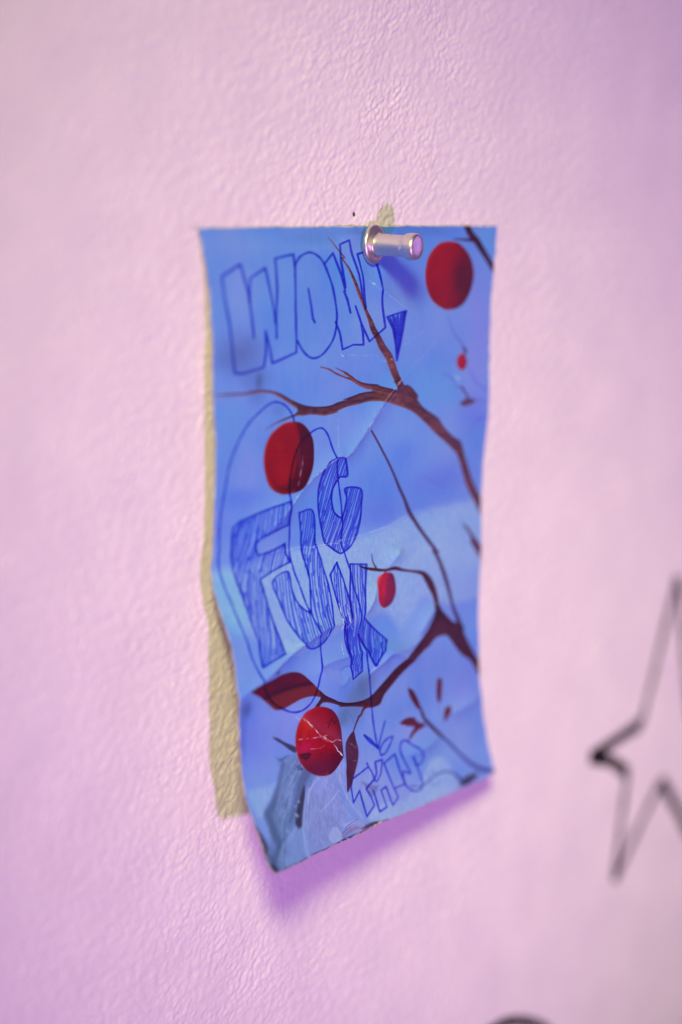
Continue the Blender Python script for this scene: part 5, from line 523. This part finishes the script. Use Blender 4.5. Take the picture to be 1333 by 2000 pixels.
EQ = np.concatenate([np.stack([k, k2, k2 + nr, k + nr], -1), np.stack([k + nr, k2 + nr, k2 + 2 * nr, k + 2 * nr], -1)])
o, _ = mesh_from('paper_edge', EV, EQ, mback); reparent(o)

# ------------------------------------------------------------------ the aluminium push pin
pin = bpy.data.objects.new('push_pin', None); C.objects.link(pin); pin.empty_display_size = .005
pin.location = Vector(PINB) * MM
pin.rotation_euler = Vector(PINA).to_track_quat('Z', 'Y').to_euler()
tag(pin, 'silver aluminium push pin holding the top of the blue picture', 'push pin')
def lathe(name, prof, seg=72, sharp=None):
    pr = np.array(prof, float); n = len(pr); th = np.linspace(0, 2 * np.pi, seg, endpoint=False)
    Vl = np.stack([pr[:, 0][:, None] * np.cos(th), pr[:, 0][:, None] * np.sin(th), np.repeat(pr[:, 1][:, None], seg, 1)], -1).reshape(-1, 3)
    i, j = np.meshgrid(np.arange(n - 1), np.arange(seg), indexing='ij'); j2 = (j + 1) % seg
    Ql = np.stack([i * seg + j, i * seg + j2, (i + 1) * seg + j2, (i + 1) * seg + j], -1).reshape(-1, 4)
    o, _ = mesh_from(name, Vl, Ql, mal); o.parent = pin; return o
LS = 13.5 / 13.8
def rounded(P, m=5):
    P = [(a, b if b <= 1.85 else 1.85 + (b - 1.85) * LS) for a, b in P]
    return catmull(np.array(P, float), (len(P) - 1) * m + 1)
lathe('flange', [(.02, -.5), (4.3, -.5)] + list(map(tuple, rounded([(4.5, -.45), (4.95, -.1), (5.15, .35), (5.1, .8), (4.8, 1.15), (4.3, 1.38), (3.65, 1.55), (3.2, 1.68), (3.0, 1.85)]))))
lathe('grip', rounded([(3.0, 1.85), (3.02, 2.05), (2.95, 2.3), (2.9, 2.9), (2.86, 4.5), (2.82, 6.5), (2.80, 8.2), (2.80, 9.3), (2.82, 9.42)]))
lathe('head', list(map(tuple, rounded([(2.82, 9.42), (2.90, 9.62), (3.12, 10.1), (3.38, 10.7), (3.50, 11.3), (3.52, 12.2), (3.50, 12.9), (3.40, 13.35), (3.22, 13.62)]))) + [(3.1, 1.85 + 11.87 * LS), (2.98, 1.85 + 11.89 * LS)])
lathe('end_face', [(a, 1.85 + (b - 1.85) * LS) for a, b in ((2.98, 13.74), (2.9, 13.70), (2.80, 13.66), (1.5, 13.64), (.02, 13.64))])
lathe('needle', [(.02, -9.5), (.3, -8.2), (.55, -6), (.55, -.4)], 24)

# ------------------------------------------------------------------ marker drawings on the wall
def ribbon(name, pts, wd, parent, ht=.10, closed=False, taper=True):
    p = np.array(pts, float)
    if closed: p = np.concatenate([p, p[:2]])
    d_ = np.concatenate([[0], np.cumsum(np.hypot(*np.diff(p, axis=0).T))]); n = max(6, int(d_[-1] / .6))
    t = np.linspace(0, d_[-1], n); q = np.stack([np.interp(t, d_, p[:, 0]), np.interp(t, d_, p[:, 1])], -1)
    tg = np.gradient(q, axis=0); tg /= np.linalg.norm(tg, axis=1)[:, None]; nm = np.stack([-tg[:, 1], tg[:, 0]], -1)
    r = np.random.RandomState(int(abs(p[0, 0] * 10))); wv = wd / 2 * (1 + .10 * np.interp(np.arange(n), np.arange(0, n + 8, 8), r.uniform(-1, 1, len(np.arange(0, n + 8, 8)))))
    if taper and not closed: wv *= np.clip(np.minimum(np.arange(n), n - 1 - np.arange(n)) / 2 + .55, 0, 1)
    rows = [-1.0, -.5, 0, .5, 1.0]; Vr = []
    for s in rows:
        xz = q + nm * (wv * s)[:, None]; h = hgt(xz[:, 0], xz[:, 1]) + (ht if abs(s) < 1 else .02)
        Vr.append(np.stack([xz[:, 0], -h, xz[:, 1]], -1))
    Vr = np.concatenate(Vr); i, j = np.meshgrid(np.arange(4), np.arange(n - 1), indexing='ij'); a = (i * n + j).ravel()
    o, _ = mesh_from(name, Vr, np.stack([a, a + 1, a + n + 1, a + n], -1), mmark, parent); return o
star = bpy.data.objects.new('star_drawing', None); C.objects.link(star); star.empty_display_size = .01
tag(star, 'thin black five-pointed star outline drawn on the pink wall at the right', 'drawing')
for k, s in enumerate(STAR):
    ribbon('line', s, [2.7, 4.0, 4.2, 2.7, 2.7, 4.0, 2.8, 2.8, 2.8, 2.8][k], star)
# overshoots where the pen turned
ribbon('corner_stroke', [STAR[1][2], [STAR[1][2][0] + 1.6, STAR[1][2][1] - .1]], 5.0, star)
for a_, b_, w_ in ((STAR[1][0], STAR[1][1], 4.6), (STAR[3][0], STAR[2][1], 4.6), (STAR[4][0], STAR[4][1], 3.2), (STAR[5][0], STAR[5][1], 4.4), (STAR[0][0], STAR[0][1], 3.4)):
    ribbon('corner_stroke', [a_, [a_[0] + .22 * (b_[0] - a_[0]), a_[1] + .22 * (b_[1] - a_[1])]], w_, star, ht=.16)
ring = bpy.data.objects.new('ring_drawing', None); C.objects.link(ring); ring.empty_display_size = .01
tag(ring, 'thick dark round outline drawn on the wall, cut off by the lower edge', 'drawing')
ribbon('outline', RING, 3.4, ring, closed=True)

# a tiny dark pin hole beside the print's top edge, in the wall itself
ribbon('pin_hole', [[HOLE[0] - .05, HOLE[1] + .5], [HOLE[0], HOLE[1]], [HOLE[0] + .15, HOLE[1] - .65]], 1.1, wall, ht=.02)
